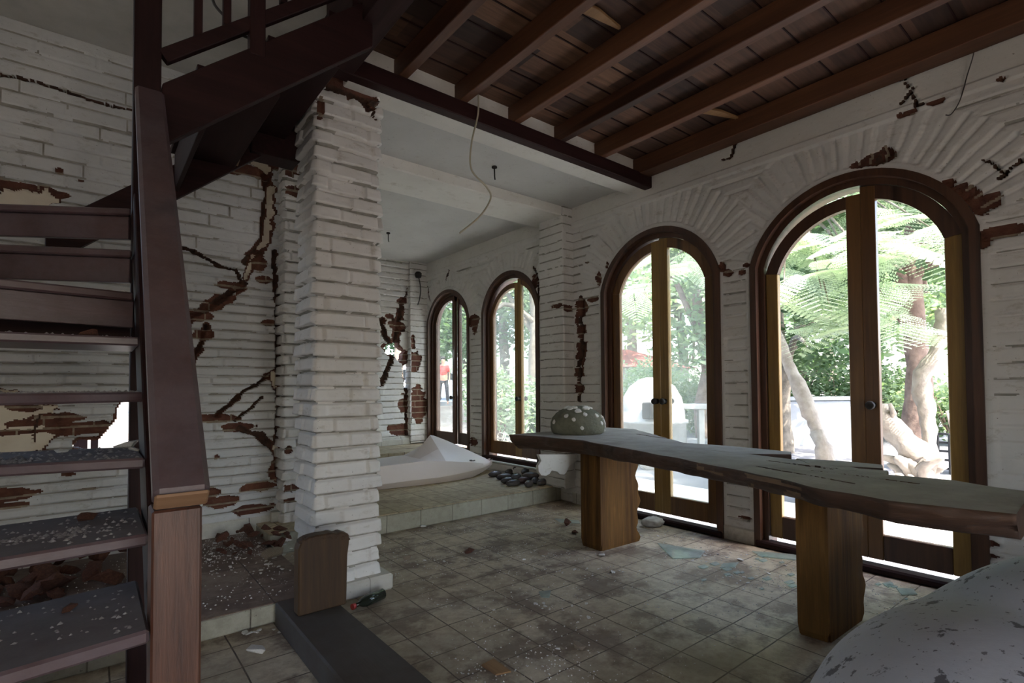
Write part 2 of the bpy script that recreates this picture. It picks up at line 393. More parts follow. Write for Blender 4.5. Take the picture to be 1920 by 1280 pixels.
def apply_damage(u, v, h, mid, hole, B, items, seed=0):
    """items: ('blob',(u,v),ru,rv) exposed brick | ('crack',pts,w) | ('hole',pts,w) | ('cream',pts,w)"""
    row, cl, j = B[1], B[2], B[3]
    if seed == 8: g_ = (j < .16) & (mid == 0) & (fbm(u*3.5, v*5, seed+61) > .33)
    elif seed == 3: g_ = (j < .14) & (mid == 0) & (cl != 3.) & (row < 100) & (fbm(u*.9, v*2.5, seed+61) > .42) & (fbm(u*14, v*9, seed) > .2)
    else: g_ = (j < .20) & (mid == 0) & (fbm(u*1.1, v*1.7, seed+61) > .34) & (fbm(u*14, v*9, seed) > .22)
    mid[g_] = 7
    nz = fbm(u*16, v*16, seed+21)*2-.9; nz2 = fbm(u*45, v*45, seed+31)*2-.9
    for it in items:
        k = it[0]
        if k == 'blob':
            (a, b), ru, rv = it[1:4]
            d = np.sqrt(((u-a)/ru)**2+((v-b)/rv)**2)+.45*nz+.35*(hsh(row, cl, seed+5)-.5)
            s = d < 1
            h[s] = np.minimum(h[s], -.020+.35*(h[s]))
            mid[s] = np.where(j[s] > .55, 1, 4)
        elif k in ('crack', 'hole', 'cream'):
            wd = max(it[2], .0055); d = seg_dist(u+.02*nz, v+.012*nz2, it[1])*(1+.5*nz)
            if k == 'crack' and len(it) > 3:
                s = (d < wd*it[3])&(hsh(row, cl, seed+2) > .45); h[s] = np.minimum(h[s], -.022); mid[s] = 1
            s = d < wd
            if k == 'hole': hole[s] = True; s2 = (d < wd+.02); h[s2] = np.minimum(h[s2], -.02); mid[s2] = 1
            elif k == 'cream': h[s] = np.minimum(h[s], -.05); mid[s] = 3; s2 = (d < wd+.012)&(d >= wd); mid[s2] = 1; h[s2] = np.minimum(h[s2], -.03)
            else: h[s] = np.minimum(h[s], -.05-.03*(1-d[s]/wd)); mid[s] = 5
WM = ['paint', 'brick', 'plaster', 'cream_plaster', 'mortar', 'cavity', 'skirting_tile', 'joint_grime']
def grid_wall(name, axis, plane, u0, u1, v0, v1, res_, side, thick, fn, mats=WM, kind='structure'):
    res, resv = res_ if isinstance(res_, tuple) else (res_, res_)
    nu, nv = int(round((u1-u0)/res)), int(round((v1-v0)/resv))
    us = np.linspace(u0, u1, nu+1); vs_ = np.linspace(v0, v1, nv+1); U, V = np.meshgrid(us, vs_, indexing='ij')
    Hh, mid, hole = fn(U, V)
    midc = mid[:-1, :-1]; hc = hole[:-1, :-1] | hole[1:, 1:]; keep = ~hc
    def pts(off):
        n_ = plane+side*off
        return np.stack((n_, U, V), -1) if axis == 'x' else np.stack((U, n_, V), -1)
    F = pts(Hh).reshape(-1, 3); Bk = pts(np.full(U.shape, -thick)).reshape(-1, 3)
    idx = np.arange((nu+1)*(nv+1)).reshape(nu+1, nv+1)
    q = np.stack((idx[:-1, :-1], idx[1:, :-1], idx[1:, 1:], idx[:-1, 1:]), -1)
    flip = (axis == 'x' and side < 0) or (axis == 'y' and side > 0)
    qf = q[keep]; qm = midc[keep]
    if flip: qf = qf[:, ::-1]
    nF = len(F); qb = (q[keep])+nF
    if not flip: qb = qb[:, ::-1]
    V_ = [F, Bk]; Q_ = [qf, qb]; M_ = [qm, np.full(len(qb), 2)]; S_ = [np.ones(len(qf), bool), np.zeros(len(qb), bool)]
    # side faces along every border of the kept cells
    kp = np.pad(keep, 1); base = 2*nF
    for du, dv, (a, b) in ((-1, 0, (0, 3)), (1, 0, (2, 1)), (0, -1, (1, 0)), (0, 1, (3, 2))):
        e = keep & ~kp[1+du:1+du+nu, 1+dv:1+dv+nv]
        qa = q[e][:, a]; qb2 = q[e][:, b]; n = len(qa)
        if n == 0: continue
        vv = np.concatenate((F[qa], F[qb2], Bk[qb2], Bk[qa])); i = np.arange(n)
        V_.append(vv); Q_.append(np.stack((base+i, base+n+i, base+2*n+i, base+3*n+i), -1)); base += 4*n
        m0 = midc[e]; M_.append(np.where(m0 == 0, 2, np.where(m0 == 1, 1, m0))); S_.append(np.zeros(n, bool))
    me = arr_mesh(name, np.concatenate(V_), np.concatenate(Q_), np.concatenate(M_), np.concatenate(S_))
    o = link(name, me, mats); prop(o, kind=kind); return o

# openings of the window wall: y0, y1, z bottom, z spring, z top
OPEN = {1: (.65, 1.955, 0., 2.10, 2.60), 2: (2.225, 3.455, 0., 2.13, 2.61), 3: (4.40, 5.485, .30, 2.16, 2.60), 4: (5.805, 6.90, .34, 2.16, 2.585)}
def arc_geo(o):
    y0, y1, zb, zs, zt = o; a = (y1-y0)/2; b = zt-zs; R = (a*a+b*b)/(2*b); return (y0+y1)/2, zt-R, R, a
def open_dist(u, v, o, zb=None):
    """signed distance-ish: negative inside the arched opening"""
    yc, zc, R, a = arc_geo(o); zs = o[3]
    d_arc = np.hypot(u-yc, v-zc)-R
    d_rect = np.abs(u-yc)-a
    return np.where(v > zs, np.maximum(d_arc, np.minimum(d_rect, d_arc)), d_rect)
PXW = lambda *p: [onx(*a) for a in p]
right_damage = [
    ('blob', onx(1640, 300), .12, .035), ('crack', PXW((1655, 300), (1668, 282)), .022), ('blob', onx(1664, 288), .03, .05),
    ('blob', onx(1800, 362), .06, .05), ('blob', onx(1822, 380), .06, .06), ('blob', onx(1845, 385), .05, .06), ('blob', onx(1862, 378), .05, .05),
    ('blob', onx(1870, 435), .12, .035), ('blob', onx(1780, 345), .03, .03), ('blob', onx(1905, 430), .05, .03), ('blob', onx(1845, 450), .04, .04),
    ('crack', PXW((1870, 340), (1920, 300)), .004), ('crack', PXW((1845, 300), (1885, 325)), .005),
    ('crack', PXW((1660, 150), (1700, 148), (1705, 172), (1722, 200)), .004), ('crack', PXW((1722, 200), (1735, 195)), .006), ('crack', PXW((1712, 165), (1690, 195)), .002),
    ('blob', onx(1755, 193), .05, .012), ('blob', onx(1705, 212), .05, .012), ('blob', onx(1690, 217), .02, .014), ('blob', onx(1880, 150), .02, .01),
    ('crack', PXW((1380, 270), (1372, 295), (1355, 300)), .004),
    ('blob', onx(1365, 512), .04, .03), ('blob', onx(1392, 510), .03, .02), ('blob', onx(1400, 497), .025, .02), ('blob', onx(1398, 972), .05, .018), ('blob', onx(1355, 500), .02, .04),
    ('blob', onx(1139, 497), .02, .05), ('blob', onx(1123, 522), .035, .07), ('blob', onx(1100, 492), .02, .012),
    ('crack', PXW((1090, 560), (1088, 600), (1092, 640), (1085, 690), (1086, 752)), .020, 3.2), ('blob', onx(1090, 575), .09, .09), ('blob', onx(1112, 561), .09, .03),
    ('blob', onx(1088, 625), .05, .06), ('blob', onx(1086, 730), .04, .1),
    ('blob', onx(1003, 530), .05, .10), ('blob', onx(1010, 560), .03, .06), ('crack', PXW((1000, 500), (1008, 520), (1012, 560)), .008),
    ('crack', PXW((1006, 560), (1011, 640), (1011, 860)), .006), ('blob', onx(888, 602), .12, .08), ('blob', onx(890, 608), .06, .12),
    ('blob', onx(888, 830), .08, .06), ('crack', PXW((798, 600), (790, 560), (800, 545)), .006), ('crack', PXW((835, 528), (842, 505)), .006),
    ('blob', onx(792, 650), .08, .25), ('crack', PXW((793, 500), (800, 530), (806, 565)), .005), ('hole', PXW((789, 690), (796, 700)), .05),
    ('blob', onx(1848, 1018), .07, .02), ('blob', onx(1850, 1042), .05, .02),
]
def right_fn(U, V):
    B = list(brick_h(U, V, .088, .27, 5, .019, .012, .3)); h, row, cl, j = B[:4]
    zone = np.zeros(U.shape, int); dmin = np.full(U.shape, 9.)
    for k, o in OPEN.items():
        yc, zc, R, a = arc_geo(o); d = open_dist(U, V, o); dmin = np.where(V > o[2], np.minimum(dmin, d), dmin)
        r = np.hypot(U-yc, V-zc); th = np.arctan2(U-yc, V-zc)
        ringw = .33 if k < 3 else .24
        lim = np.abs(th) < 1.25
        # voussoir fans turning into bent courses between the arches
        fan = (r > R+.05) & (r < R+ringw+.05*np.abs(np.sin(th*2))) & (V > o[3]-.02) & lim
        hb = brick_h(r-R+.02*noise(th*9, r*3, k), th*(R+.15)+.01*noise(r*9, th*4, 7), .074, .9, 11+k, .017, .013, 0)
        h = np.where(fan, hb[0], h); j = np.where(fan, hb[3], j); row = np.where(fan, hb[1]+100*k, row); cl = np.where(fan, 3., cl)
    mid = np.zeros(U.shape, int); hole = np.zeros(U.shape, bool)
    # fade of relief towards soft slurry in places
    h = h*(.55+.6*noise(U*1.3, V*1.3, 77))
    trim = (dmin < .05); h = np.where(trim, .006, h); j = np.where(trim, 1., j)
    led = V > 2.875; h = np.where(led, .016+.003*noise(U*6, V*30, 3)*(V < 2.93), h); h = np.where(V > 2.93, .004, h); mid[V > 2.93] = 2; j = np.where(led, 1., j)
    B2 = (h, row, cl, j)
    sk = (V < .105) & (U < 3.9); h = np.where(sk, .014, h); mid[sk] = 6
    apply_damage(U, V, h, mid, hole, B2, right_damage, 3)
    for k, o in OPEN.items(): hole |= (open_dist(U, V, o) < -.004) & (V > o[2]-.02)
    return h, mid, hole
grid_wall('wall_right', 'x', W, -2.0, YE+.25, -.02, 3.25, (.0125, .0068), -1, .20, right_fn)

# brick wall behind the stair, with the cracks and the broken-through hole
PB = lambda *p: [ony(*a, YB) for a in p]
left_damage = [
    ('crack', PB((322, 462), (352, 467), (385, 482), (410, 500), (440, 505), (452, 524)), .010),
    ('crack', PB((500, 330), (505, 365), (500, 400), (497, 450), (482, 470), (462, 490)), .030, 1.5),
    ('cream', PB((508, 350), (507, 400), (500, 450), (488, 462)), .018),
    ('cream', PB((478, 478), (466, 508), (462, 520)), .016),
    ('crack', PB((455, 530), (437, 545), (415, 560), (385, 580), (362, 590), (343, 606)), .026, 2.),
    ('blob', PB((437, 535))[0], .10, .03), ('blob', PB((397, 575))[0], .08, .03), ('blob', PB((365, 590))[0], .12, .05),
    ('blob', PB((485, 495))[0], .05, .07), ('blob', PB((495, 525))[0], .06, .03), ('blob', PB((505, 605))[0], .05, .02),
    ('crack', PB((388, 610), (378, 640), (366, 665), (354, 700)), .014, 2.), ('blob', PB((379, 628))[0], .06, .04),
    ('crack', PB((515, 470), (520, 560), (522, 660), (523, 760), (518, 850), (525, 900)), .018),
    ('crack', PB((505, 705), (480, 722), (455, 735), (430, 760), (405, 780)), .013, 1.6), ('blob', PB((505, 705))[0], .05, .03),
    ('cream', PB((513, 700), (518, 725)), .02),
    ('crack', PB((492, 745), (470, 765), (440, 790)), .009), ('blob', PB((400, 785))[0], .17, .035), ('blob', PB((445, 802))[0], .12, .035),
    ('crack', PB((450, 805), (485, 815), (505, 835), (522, 850)), .022, 1.6), ('cream', PB((518, 840), (524, 862)), .018),
    ('blob', PB((525, 880))[0], .08, .10), ('crack', PB((524, 875), (530, 905), (545, 912)), .03),
    ('blob', PB((390, 925))[0], .07, .04), ('blob', PB((415, 943))[0], .11, .04), ('blob', PB((485, 914))[0], .13, .035), ('blob', PB((475, 955))[0], .16, .035),
    ('blob', PB((405, 857))[0], .014, .018),
    ('blob', PB((470, 318))[0], .22, .05), ('blob', PB((515, 300))[0], .14, .10), ('cream', PB((478, 300), (500, 312)), .035), ('blob', PB((430, 318))[0], .1, .04),
    ('blob', PB((35, 352))[0], .20, .045), ('blob', PB((110, 365))[0], .05, .02), ('blob', PB((110, 320))[0], .025, .025), ('blob', PB((150, 338))[0], .02, .008),
    ('cream', PB((-60, 395), (20, 385), (60, 380)), .085),
    ('crack', PB((-40, 135), (60, 152), (120, 172), (180, 192), (260, 212)), .0068),
    ('cream', PB((-80, 760), (10, 790), (60, 800)), .13), ('cream', PB((20, 830), (70, 815)), .09),
    ('blob', PB((40, 765))[0], .09, .03), ('blob', PB((15, 812))[0], .16, .018), ('blob', PB((45, 795))[0], .14, .02), ('blob', PB((110, 785))[0], .13, .035),
    ('crack', PB((70, 780), (63, 800), (62, 830)), .007), ('blob', PB((128, 805))[0], .12, .04),
    ('hole', PB((205, 828), (236, 790), (240, 765)), .05), ('hole', PB((180, 835), (150, 835)), .03), ('hole', PB((240, 800), (215, 835)), .07),
    ('blob', PB((150, 800))[0], .15, .03), ('blob', PB((185, 800))[0], .09, .035), ('blob', PB((75, 850))[0], .2, .012),
    ('blob', PB((60, 882))[0], .08, .03), ('blob', PB((125, 890))[0], .04, .015), ('blob', PB((15, 928))[0], .12, .04), ('blob', PB((160, 918))[0], .06, .01),
    ('blob', PB((20, 950))[0], .07, .02), ('blob', PB((470, 992))[0], .3, .014),
]
def left_fn(U, V):
    hi = V > 2.25
    b1 = brick_h(U, V, .069, .27, 31, .026, .015, .5); b2 = brick_h(U, V-2.25, .092, .31, 41, .018, .012, .9)
    h, row, cl, j = [np.where(hi, b, a) for a, b in zip(b1[:4], b2[:4])]
    mid = np.zeros(U.shape, int); hole = np.zeros(U.shape, bool)
    top = V > 2.98; h = np.where(top, h*.35+.012, h)
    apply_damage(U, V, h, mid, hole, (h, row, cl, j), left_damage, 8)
    sk = V < .21; h = np.where(sk, .016, h); mid[sk] = 6
    return h, mid, hole
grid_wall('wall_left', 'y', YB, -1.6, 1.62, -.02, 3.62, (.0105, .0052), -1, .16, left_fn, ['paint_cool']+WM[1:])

# end wall of the far room
PE = lambda *p: [ony(*a, YE) for a in p]
end_damage = [
    ('hole', PE((732, 655), (740, 652), (750, 665)), .075), ('hole', PE((770, 690), (768, 700)), .10), ('hole', PE((768, 700), (766, 720)), .06),
    ('crack', PE((754, 565), (750, 590), (745, 615), (742, 640)), .03, 2.2), ('crack', PE((715, 600), (722, 630), (735, 648)), .025, 1.8), ('crack', PE((736, 668), (728, 690), (714, 720)), .035),
    ('crack', PE((757, 620), (745, 612), (738, 600)), .025), ('blob', PE((730, 593))[0], .06, .03), ('blob', PE((752, 565))[0], .06, .04), ('blob', PE((745, 612))[0], .14, .07),
    ('blob', PE((763, 672))[0], .12, .09), ('crack', PE((762, 715), (762, 760), (762, 815)), .018, 2.), ('blob', PE((758, 760))[0], .12, .14), ('blob', PE((748, 805))[0], .18, .09),
    ('blob', PE((720, 650))[0], .05, .05), ('crack', PE((765, 540), (760, 555), (753, 566)), .006),
]
def end_fn(U, V):
    h, row, cl, j = brick_h(U, V, .085, .27, 51, .012, .010, .4)[:4]
    mid = np.zeros(U.shape, int); hole = np.zeros(U.shape, bool)
    apply_damage(U, V, h, mid, hole, (h, row, cl, j), end_damage, 12)
    sk = V < .50; h = np.where(sk, .02, h); mid[sk] = 6
    return h, mid, hole
grid_wall('wall_back', 'y', YE, 1.5, W+.02, 0, 3.10, (.014, .009), -1, .15, end_fn)
# side wall of the far room behind the pillar
def side_fn(U, V):
    h = brick_h(U, V, .085, .27, 61, .011, .008, .4)[0]; return h, np.zeros(U.shape, int), np.zeros(U.shape, bool)
grid_wall('wall_inner', 'x', 1.62, YB, YE+.1, 0, 3.10, .03, 1, .15, side_fn)

# pillars and pilasters with bricks running round them
def brick_column(name, x0, x1, y0, y1, z0, z1, ch, bl, seed, damage=(), res=.0095, mats=WM, jd=.030, prot=.026, kind='structure', parent=None, rnd=.02):
    per = []
    def arc(cx, cy, a0, a1):
        for k in range(4):
            a = math.radians(a0+(a1-a0)*k/3); per.append((cx+rnd*math.cos(a), cy+rnd*math.sin(a), math.cos(a), math.sin(a)))
    def line(ax, ay, bx, by, nx, ny):
        n = max(1, int(math.hypot(bx-ax, by-ay)/res))
        for k in range(1, n): per.append((ax+(bx-ax)*k/n, ay+(by-ay)*k/n, nx, ny))
    arc(x0+rnd, y0+rnd, 180, 270); line(x0+rnd, y0, x1-rnd, y0, 0, -1); arc(x1-rnd, y0+rnd, 270, 360); line(x1, y0+rnd, x1, y1-rnd, 1, 0)
    arc(x1-rnd, y1-rnd, 0, 90); line(x1-rnd, y1, x0+rnd, y1, 0, 1); arc(x0+rnd, y1-rnd, 90, 180); line(x0, y1-rnd, x0, y0+rnd, -1, 0)
    P = np.array(per); n = len(P); s = np.concatenate(([0], np.cumsum(np.hypot(*(P[1:, :2]-P[:-1, :2]).T))))
    nz = int((z1-z0)/.0055); zs = np.linspace(z0, z1, nz+1)
    S, Z = np.meshgrid(s, zs, indexing='ij')
    h, row, cl, j = brick_h(S, Z, ch, bl, seed, jd, prot, .5)[:4]
    mid = np.zeros(S.shape, int); hole = np.zeros(S.shape, bool)
    h = h+.008*(hsh(row, 5, seed)-.5)*j
    conv = []
    for it in damage:      # front-face (x,z) and left-face (y,z) coordinates -> perimeter coordinate
        def f(p):
            face, a, b = p; i = np.argmin(np.hypot(P[:, 0]-a, P[:, 1]-y0) if face == 'f' else np.hypot(P[:, 0]-x0, P[:, 1]-a)); return (s[i], b)
        conv.append((it[0], f(it[1]), *it[2:]) if it[0] == 'blob' else (it[0], [f(p) for p in it[1]], *it[2:]))
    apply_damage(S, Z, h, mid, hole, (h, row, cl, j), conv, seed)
    X = P[:, 0][:, None]+P[:, 2][:, None]*h; Y = P[:, 1][:, None]+P[:, 3][:, None]*h
    V_ = np.stack((X, Y, Z), -1).reshape(-1, 3); idx = np.arange(n*(nz+1)).reshape(n, nz+1); nx = np.roll(idx, -1, 0)
    q = np.stack((idx[:, :-1], nx[:, :-1], nx[:, 1:], idx[:, 1:]), -1).reshape(-1, 4)
    me = arr_mesh(name, V_, q, mid[:, :-1].reshape(-1), True)
    bm = bmesh.new(); bm.from_mesh(me); bm.verts.ensure_lookup_table()
    for k, rv in ((0, 1), (nz, 0)):
        ring = [bm.verts[int(idx[i, k])] for i in range(n)]
        bm.faces.new(ring[::-1] if rv else ring)
    bm.to_mesh(me); bm.free()
    o = link(name, me, mats, parent); 
    if not parent: prop(o, kind=kind)
    return o
PX0, PX1, PY0, PY1 = .965, 1.372, 2.98, 3.33
F = lambda px, py: ('f', *ony(px, py, PY0))
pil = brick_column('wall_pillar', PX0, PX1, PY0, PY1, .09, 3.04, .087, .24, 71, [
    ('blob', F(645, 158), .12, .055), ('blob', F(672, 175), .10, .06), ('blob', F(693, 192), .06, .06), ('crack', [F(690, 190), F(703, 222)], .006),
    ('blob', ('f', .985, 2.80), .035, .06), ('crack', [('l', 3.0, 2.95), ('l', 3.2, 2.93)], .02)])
bm = bmesh.new(); box(bm, (PX0-.045, PY0-.055, 0), (PX1+.05, PY1+.05, .095), .012)
prop(link('trim_1', bm2me('t', bm), 'skirting_tile'), kind='structure')
# pilaster at the end of the brick wall behind the stair
brick_column('wall_pilaster', 1.155, 1.60, 4.30, 4.62, .1, 3.5, .082, .25, 81, [
    ('blob', ('f', 1.20, 2.95), .12, .05), ('blob', ('f', 1.25, 2.78), .14, .05), ('blob', ('f', 1.19, .72), .03, .03), ('blob', ('f', 1.22, .42), .1, .03), ('blob', ('f', 1.2, .33), .08, .02)], prot=.02)
# pilasters in the far room, against the window wall and in the corner
brick_column('wall_pilaster', 3.775, W+.05, 3.86, 4.235, .16, 3.09, .088, .3, 91, [
    ('blob', ('f', 3.86, 2.02), .12, .03), ('blob', ('l', 3.95, 2.05), .10, .025)], jd=.005, prot=.006, rnd=.012)
brick_column('wall_pilaster', 3.64, W+.05, 6.93, YE+.1, .40, 3.10, .085, .25, 95, [
    ('blob', ('f', 3.70, 1.62), .10, .16), ('blob', ('f', 3.76, .98), .16, .26), ('blob', ('f', 3.68, 1.9), .03, .12)], jd=.008, prot=.008, rnd=.012)

# ------------------------------------------------------------------ floors and platforms
def slab(name, lo, hi, m_, bev=.006, kind='structure'):
    bm = bmesh.new(); box(bm, lo, hi, bev); return prop(link(name, bm2me(name, bm), m_), kind=kind)
slab('floor', (-3, -3.2, -.12), (W+.02, YE+.1, 0), 'floor_tile')
slab('floor_platform', (1.0, 4.06, .0), (W-.004, YE, PZ-.006), 'step_tile', .01)
slab('floor_platform', (1.0, 4.05, PZ-.006), (W-.004, YE, PZ+.004), 'platform_tile', .003)
slab('floor_ledge', (1.6, 6.15, PZ), (W-.01, YE, .385), 'platform_tile', .006)
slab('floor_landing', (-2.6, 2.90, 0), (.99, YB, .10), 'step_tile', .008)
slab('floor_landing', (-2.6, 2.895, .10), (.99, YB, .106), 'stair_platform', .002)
slab('trim_2', (1.1, 4.385, .1), (1.6, 4.46, .24), 'skirting_tile')
slab('trim_3', (2.0, YE-.05, .385), (3.64, YE, .47), 'skirting_tile')

# ------------------------------------------------------------------ ceilings
CZ = 3.08
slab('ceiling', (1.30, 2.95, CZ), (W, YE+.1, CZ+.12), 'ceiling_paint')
slab('ceiling_upstand', (1.14, 2.93, 2.992), (W, 3.10, 3.30), 'plaster', .004)
slab('ceiling_beam', (1.30, 3.88, 2.985), (W, 4.36, CZ+.05), 'plaster', .01)
slab('ceiling_stairwell', (-3.0, -3.2, 3.52), (1.42, 4.70, 3.64), 'concrete')
slab('wall_stairwell', (1.30, 2.95, CZ+.12), (1.42, 4.70, 3.52), 'plaster')
slab('roof', (-3.2, -3.4, 3.64), (4.15, 7.3, 3.76), 'concrete')  # unseen roof, added to keep sky light out of the interior
slab('wall_side_added', (-3.2, -3.4, -.1), (-3.0, 4.7, 3.64), 'plaster')  # unseen side wall, added to dim the room
slab('wall_front_added', (-3.0, -3.4, -.1), (-1.6, -3.2, 3.64), 'plaster')  # unseen wall behind the camera, added in pieces to limit the daylight
slab('wall_front_added', (.9, -3.4, -.1), (2.4, -3.2, 3.64), 'plaster')
slab('wall_front_added', (3.6, -3.4, -.1), (4.1, -3.2, 3.64), 'plaster')
slab('wall_front_added', (-1.6, -3.4, 1.9), (.9, -3.2, 3.64), 'plaster')
slab('wall_front_added', (2.4, -3.4, -.1), (3.6, -3.2, 3.64), 'plaster')  # added bay closes this stretch so less daylight enters
slab('wall_right_end', (W, -3.4, -.1), (W+.2, -2.0, 3.64), 'plaster')
slab('ceiling_boards', (1.02, -3.2, 3.232), (W, 2.95, 3.27), 'ceiling_boards')
bm = bmesh.new(); y = -3.1
while y < 2.9:            # narrow raised cover strips between the boards
    box(bm, (1.06, y-.004, 3.226), (W-.01, y+.004, 3.2325), 0); y += .21
prop(link('ceiling_strips', bm2me('s', bm), 'dark_wood_x'), kind='structure')
slab('wall_upper', (1.02, -3.2, 3.27), (1.14, 2.95, 3.60), 'dark_wood_y')
# header beam and joists
bm = bmesh.new(); rodbox(bm, (.99, 2.895, 3.045), (3.93, 2.895, 3.045), .08, .108, bev=.006)
hb = link('header_beam', bm2me('hb', bm), 'dark_wood_x')
prop(hb, 'long dark wooden beam spanning from the brick pillar to the window wall', 'beam')
JX = [(1.46, 'leftmost ceiling joist, nearest the staircase'), (1.90, 'second ceiling joist from the brick pillar'), (2.355, 'third ceiling joist from the pillar, just past the hanging cable'),
      (2.81, 'fourth ceiling joist from the brick pillar'), (3.27, 'fifth ceiling joist from the pillar, second nearest the window wall')]
for x, lb in JX:
    bm = bmesh.new(); rodbox(bm, (x, -3.1, 3.163), (x, 2.93, 3.163), .062, .128, bev=.004)
    prop(link('ceiling_joist', bm2me('j', bm), 'joist_wood'), 'brown '+lb, 'joist', 'wooden ceiling joists')
bm = bmesh.new(); rodbox(bm, (3.82, -3.1, 3.155), (3.82, 2.93, 3.155), .15, .14, bev=.004)
prop(link('ceiling_joist', bm2me('j', bm), 'joist_wood'), 'wide reddish brown ceiling joist running along the top of the window wall', 'joist', 'wooden ceiling joists')
bm = bmesh.new(); rodbox(bm, (1.075, -3.1, 3.13), (1.075, 2.96, 3.13), .14, .27, bev=.004)
prop(link('trimmer_beam', bm2me('j', bm), 'dark_wood_y'), 'dark trimmer beam along the stair opening above the brick pillar', 'beam')
# pale splintered pieces caught between joists
def splinter(a, b, lb):
    p = Vector((*onz(*a, 3.2), 3.2)); q = Vector((*onz(*b, 3.2), 3.2)); bm = bmesh.new(); d = (q-p); s = Vector((-d.y, d.x, 0)).normalized()
    prism(bm, [p-s*.03, p+d*.4-s*.04, q-s*.008, q+s*.008, p+d*.55+s*.02, p+s*.035], (0, 0, .018), .002)
    prop(link('board_splinter', bm2me('s', bm), 'pale_board'), lb, 'splinter')
splinter((1078, 8), (1162, 55), 'pale splintered board piece lodged between the second and third ceiling joists')
splinter((1318, 208), (1386, 224), 'short yellowish board piece beside the wall joist')
# hooks, camera, cables
def hook(px, py, lb):
    x, y = onz(px, py, CZ); bm = bmesh.new()
    lathe(bm, [(.022, 0), (.024, -.012), (.008, -.02)], (x, y, CZ), 12)
    tube(bm, [(x, y, CZ-.015), (x+.002, y, CZ-.09), (x+.01, y+.005, CZ-.11)], .006, 6)
    prop(link('ceiling_hook', bm2me('h', bm), 'iron', None, (x, y, CZ)), lb, 'hook', 'iron ceiling hooks')
hook(927, 312, 'rusty iron hook in the white ceiling right of the hanging cable')
hook(728, 436, 'small iron hook in the white ceiling beside the brick pillar')
def pz(px, py, Y): a = ony(px, py, Y); return (a[0], Y, a[1])
bm = bmesh.new(); tube(bm, smooth_path([pz(*a, 2.83) for a in ((897, 178), (896, 215), (884, 270), (884, 318), (912, 350), (920, 372), (900, 405), (862, 437))], 8), .0065, 6)
prop(link('hanging_cable', bm2me('c', bm), 'cable_pale'), 'pale electric cable dangling in curves from the dark header beam', 'cable')
x, z = ony(783, 515, 6.9); dv = empty('wall_device', (x, 6.9, z), 'small round black device with a dangling lead high in the far corner', 'device')
bm = bmesh.new(); lathe(bm, [(.0, -.05), (.04, -.045), (.05, -.02), (.05, .02), (.03, .04), (.0, .045)], (x, 6.88, z), 14); link('housing', bm2me('d', bm), 'iron', dv)
bm = bmesh.new(); tube(bm, smooth_path([(x+.02, 6.9, z-.04), (x+.05, 6.9, z-.2), (x+.03, 6.9, z-.36), (x, 6.9, z-.45)], 6), .009, 6); link('lead', bm2me('d', bm), 'cable_dark', dv)
bm = bmesh.new(); tube(bm, smooth_path([(W-.025, *onx(*a)) for a in ((1826, 72), (1828, 100), (1815, 145), (1802, 190), (1786, 216), (1775, 218))], 6), .003, 5)
prop(link('wall_wire', bm2me('c', bm), 'cable_dark'), 'thin dark wire hanging down the upper window wall above the large arch', 'wire')

# ------------------------------------------------------------------ arched glazed doors
def arch_line(yc, zc, R, zs, zb, n=26, inset=0.):
    """outline of an arched opening from bottom left over the top to bottom right, inset inwards"""
    a0 = math.acos(max(-1, min(1, (zs-zc)/R)))
    Ri = R-inset; pts = []
    ymax = R*math.sin(a0)-inset
    th0 = math.asin(max(-1, min(1, ymax/Ri)))
    pts.append((yc+ymax, zb))
    for k in range(n+1):
        th = th0*(1-2*k/n); pts.append((yc+Ri*math.sin(th), zc+Ri*math.cos(th)))
    pts.append((yc-ymax, zb)); return pts
def arch_band(bm, outer, inner, x0, x1, mi=0, bev=.004):
    n = len(outer); b = bmesh.new(); L = []
    for x in (x0, x1):
        L.append([[b.verts.new((x, *p)) for p in outer], [b.verts.new((x, *p)) for p in inner]])
    for i in range(n-1):
        b.faces.new((L[0][0][i], L[0][0][i+1], L[0][1][i+1], L[0][1][i])); b.faces.new((L[1][0][i], L[1][1][i], L[1][1][i+1], L[1][0][i+1]))
        b.faces.new((L[0][0][i], L[1][0][i], L[1][0][i+1], L[0][0][i+1])); b.faces.new((L[0][1][i], L[0][1][i+1], L[1][1][i+1], L[1][1][i]))
    for i in (0, n-1): b.faces.new((L[0][0][i], L[0][1][i], L[1][1][i], L[1][0][i]))
    merge(bm, b, 0, mi)
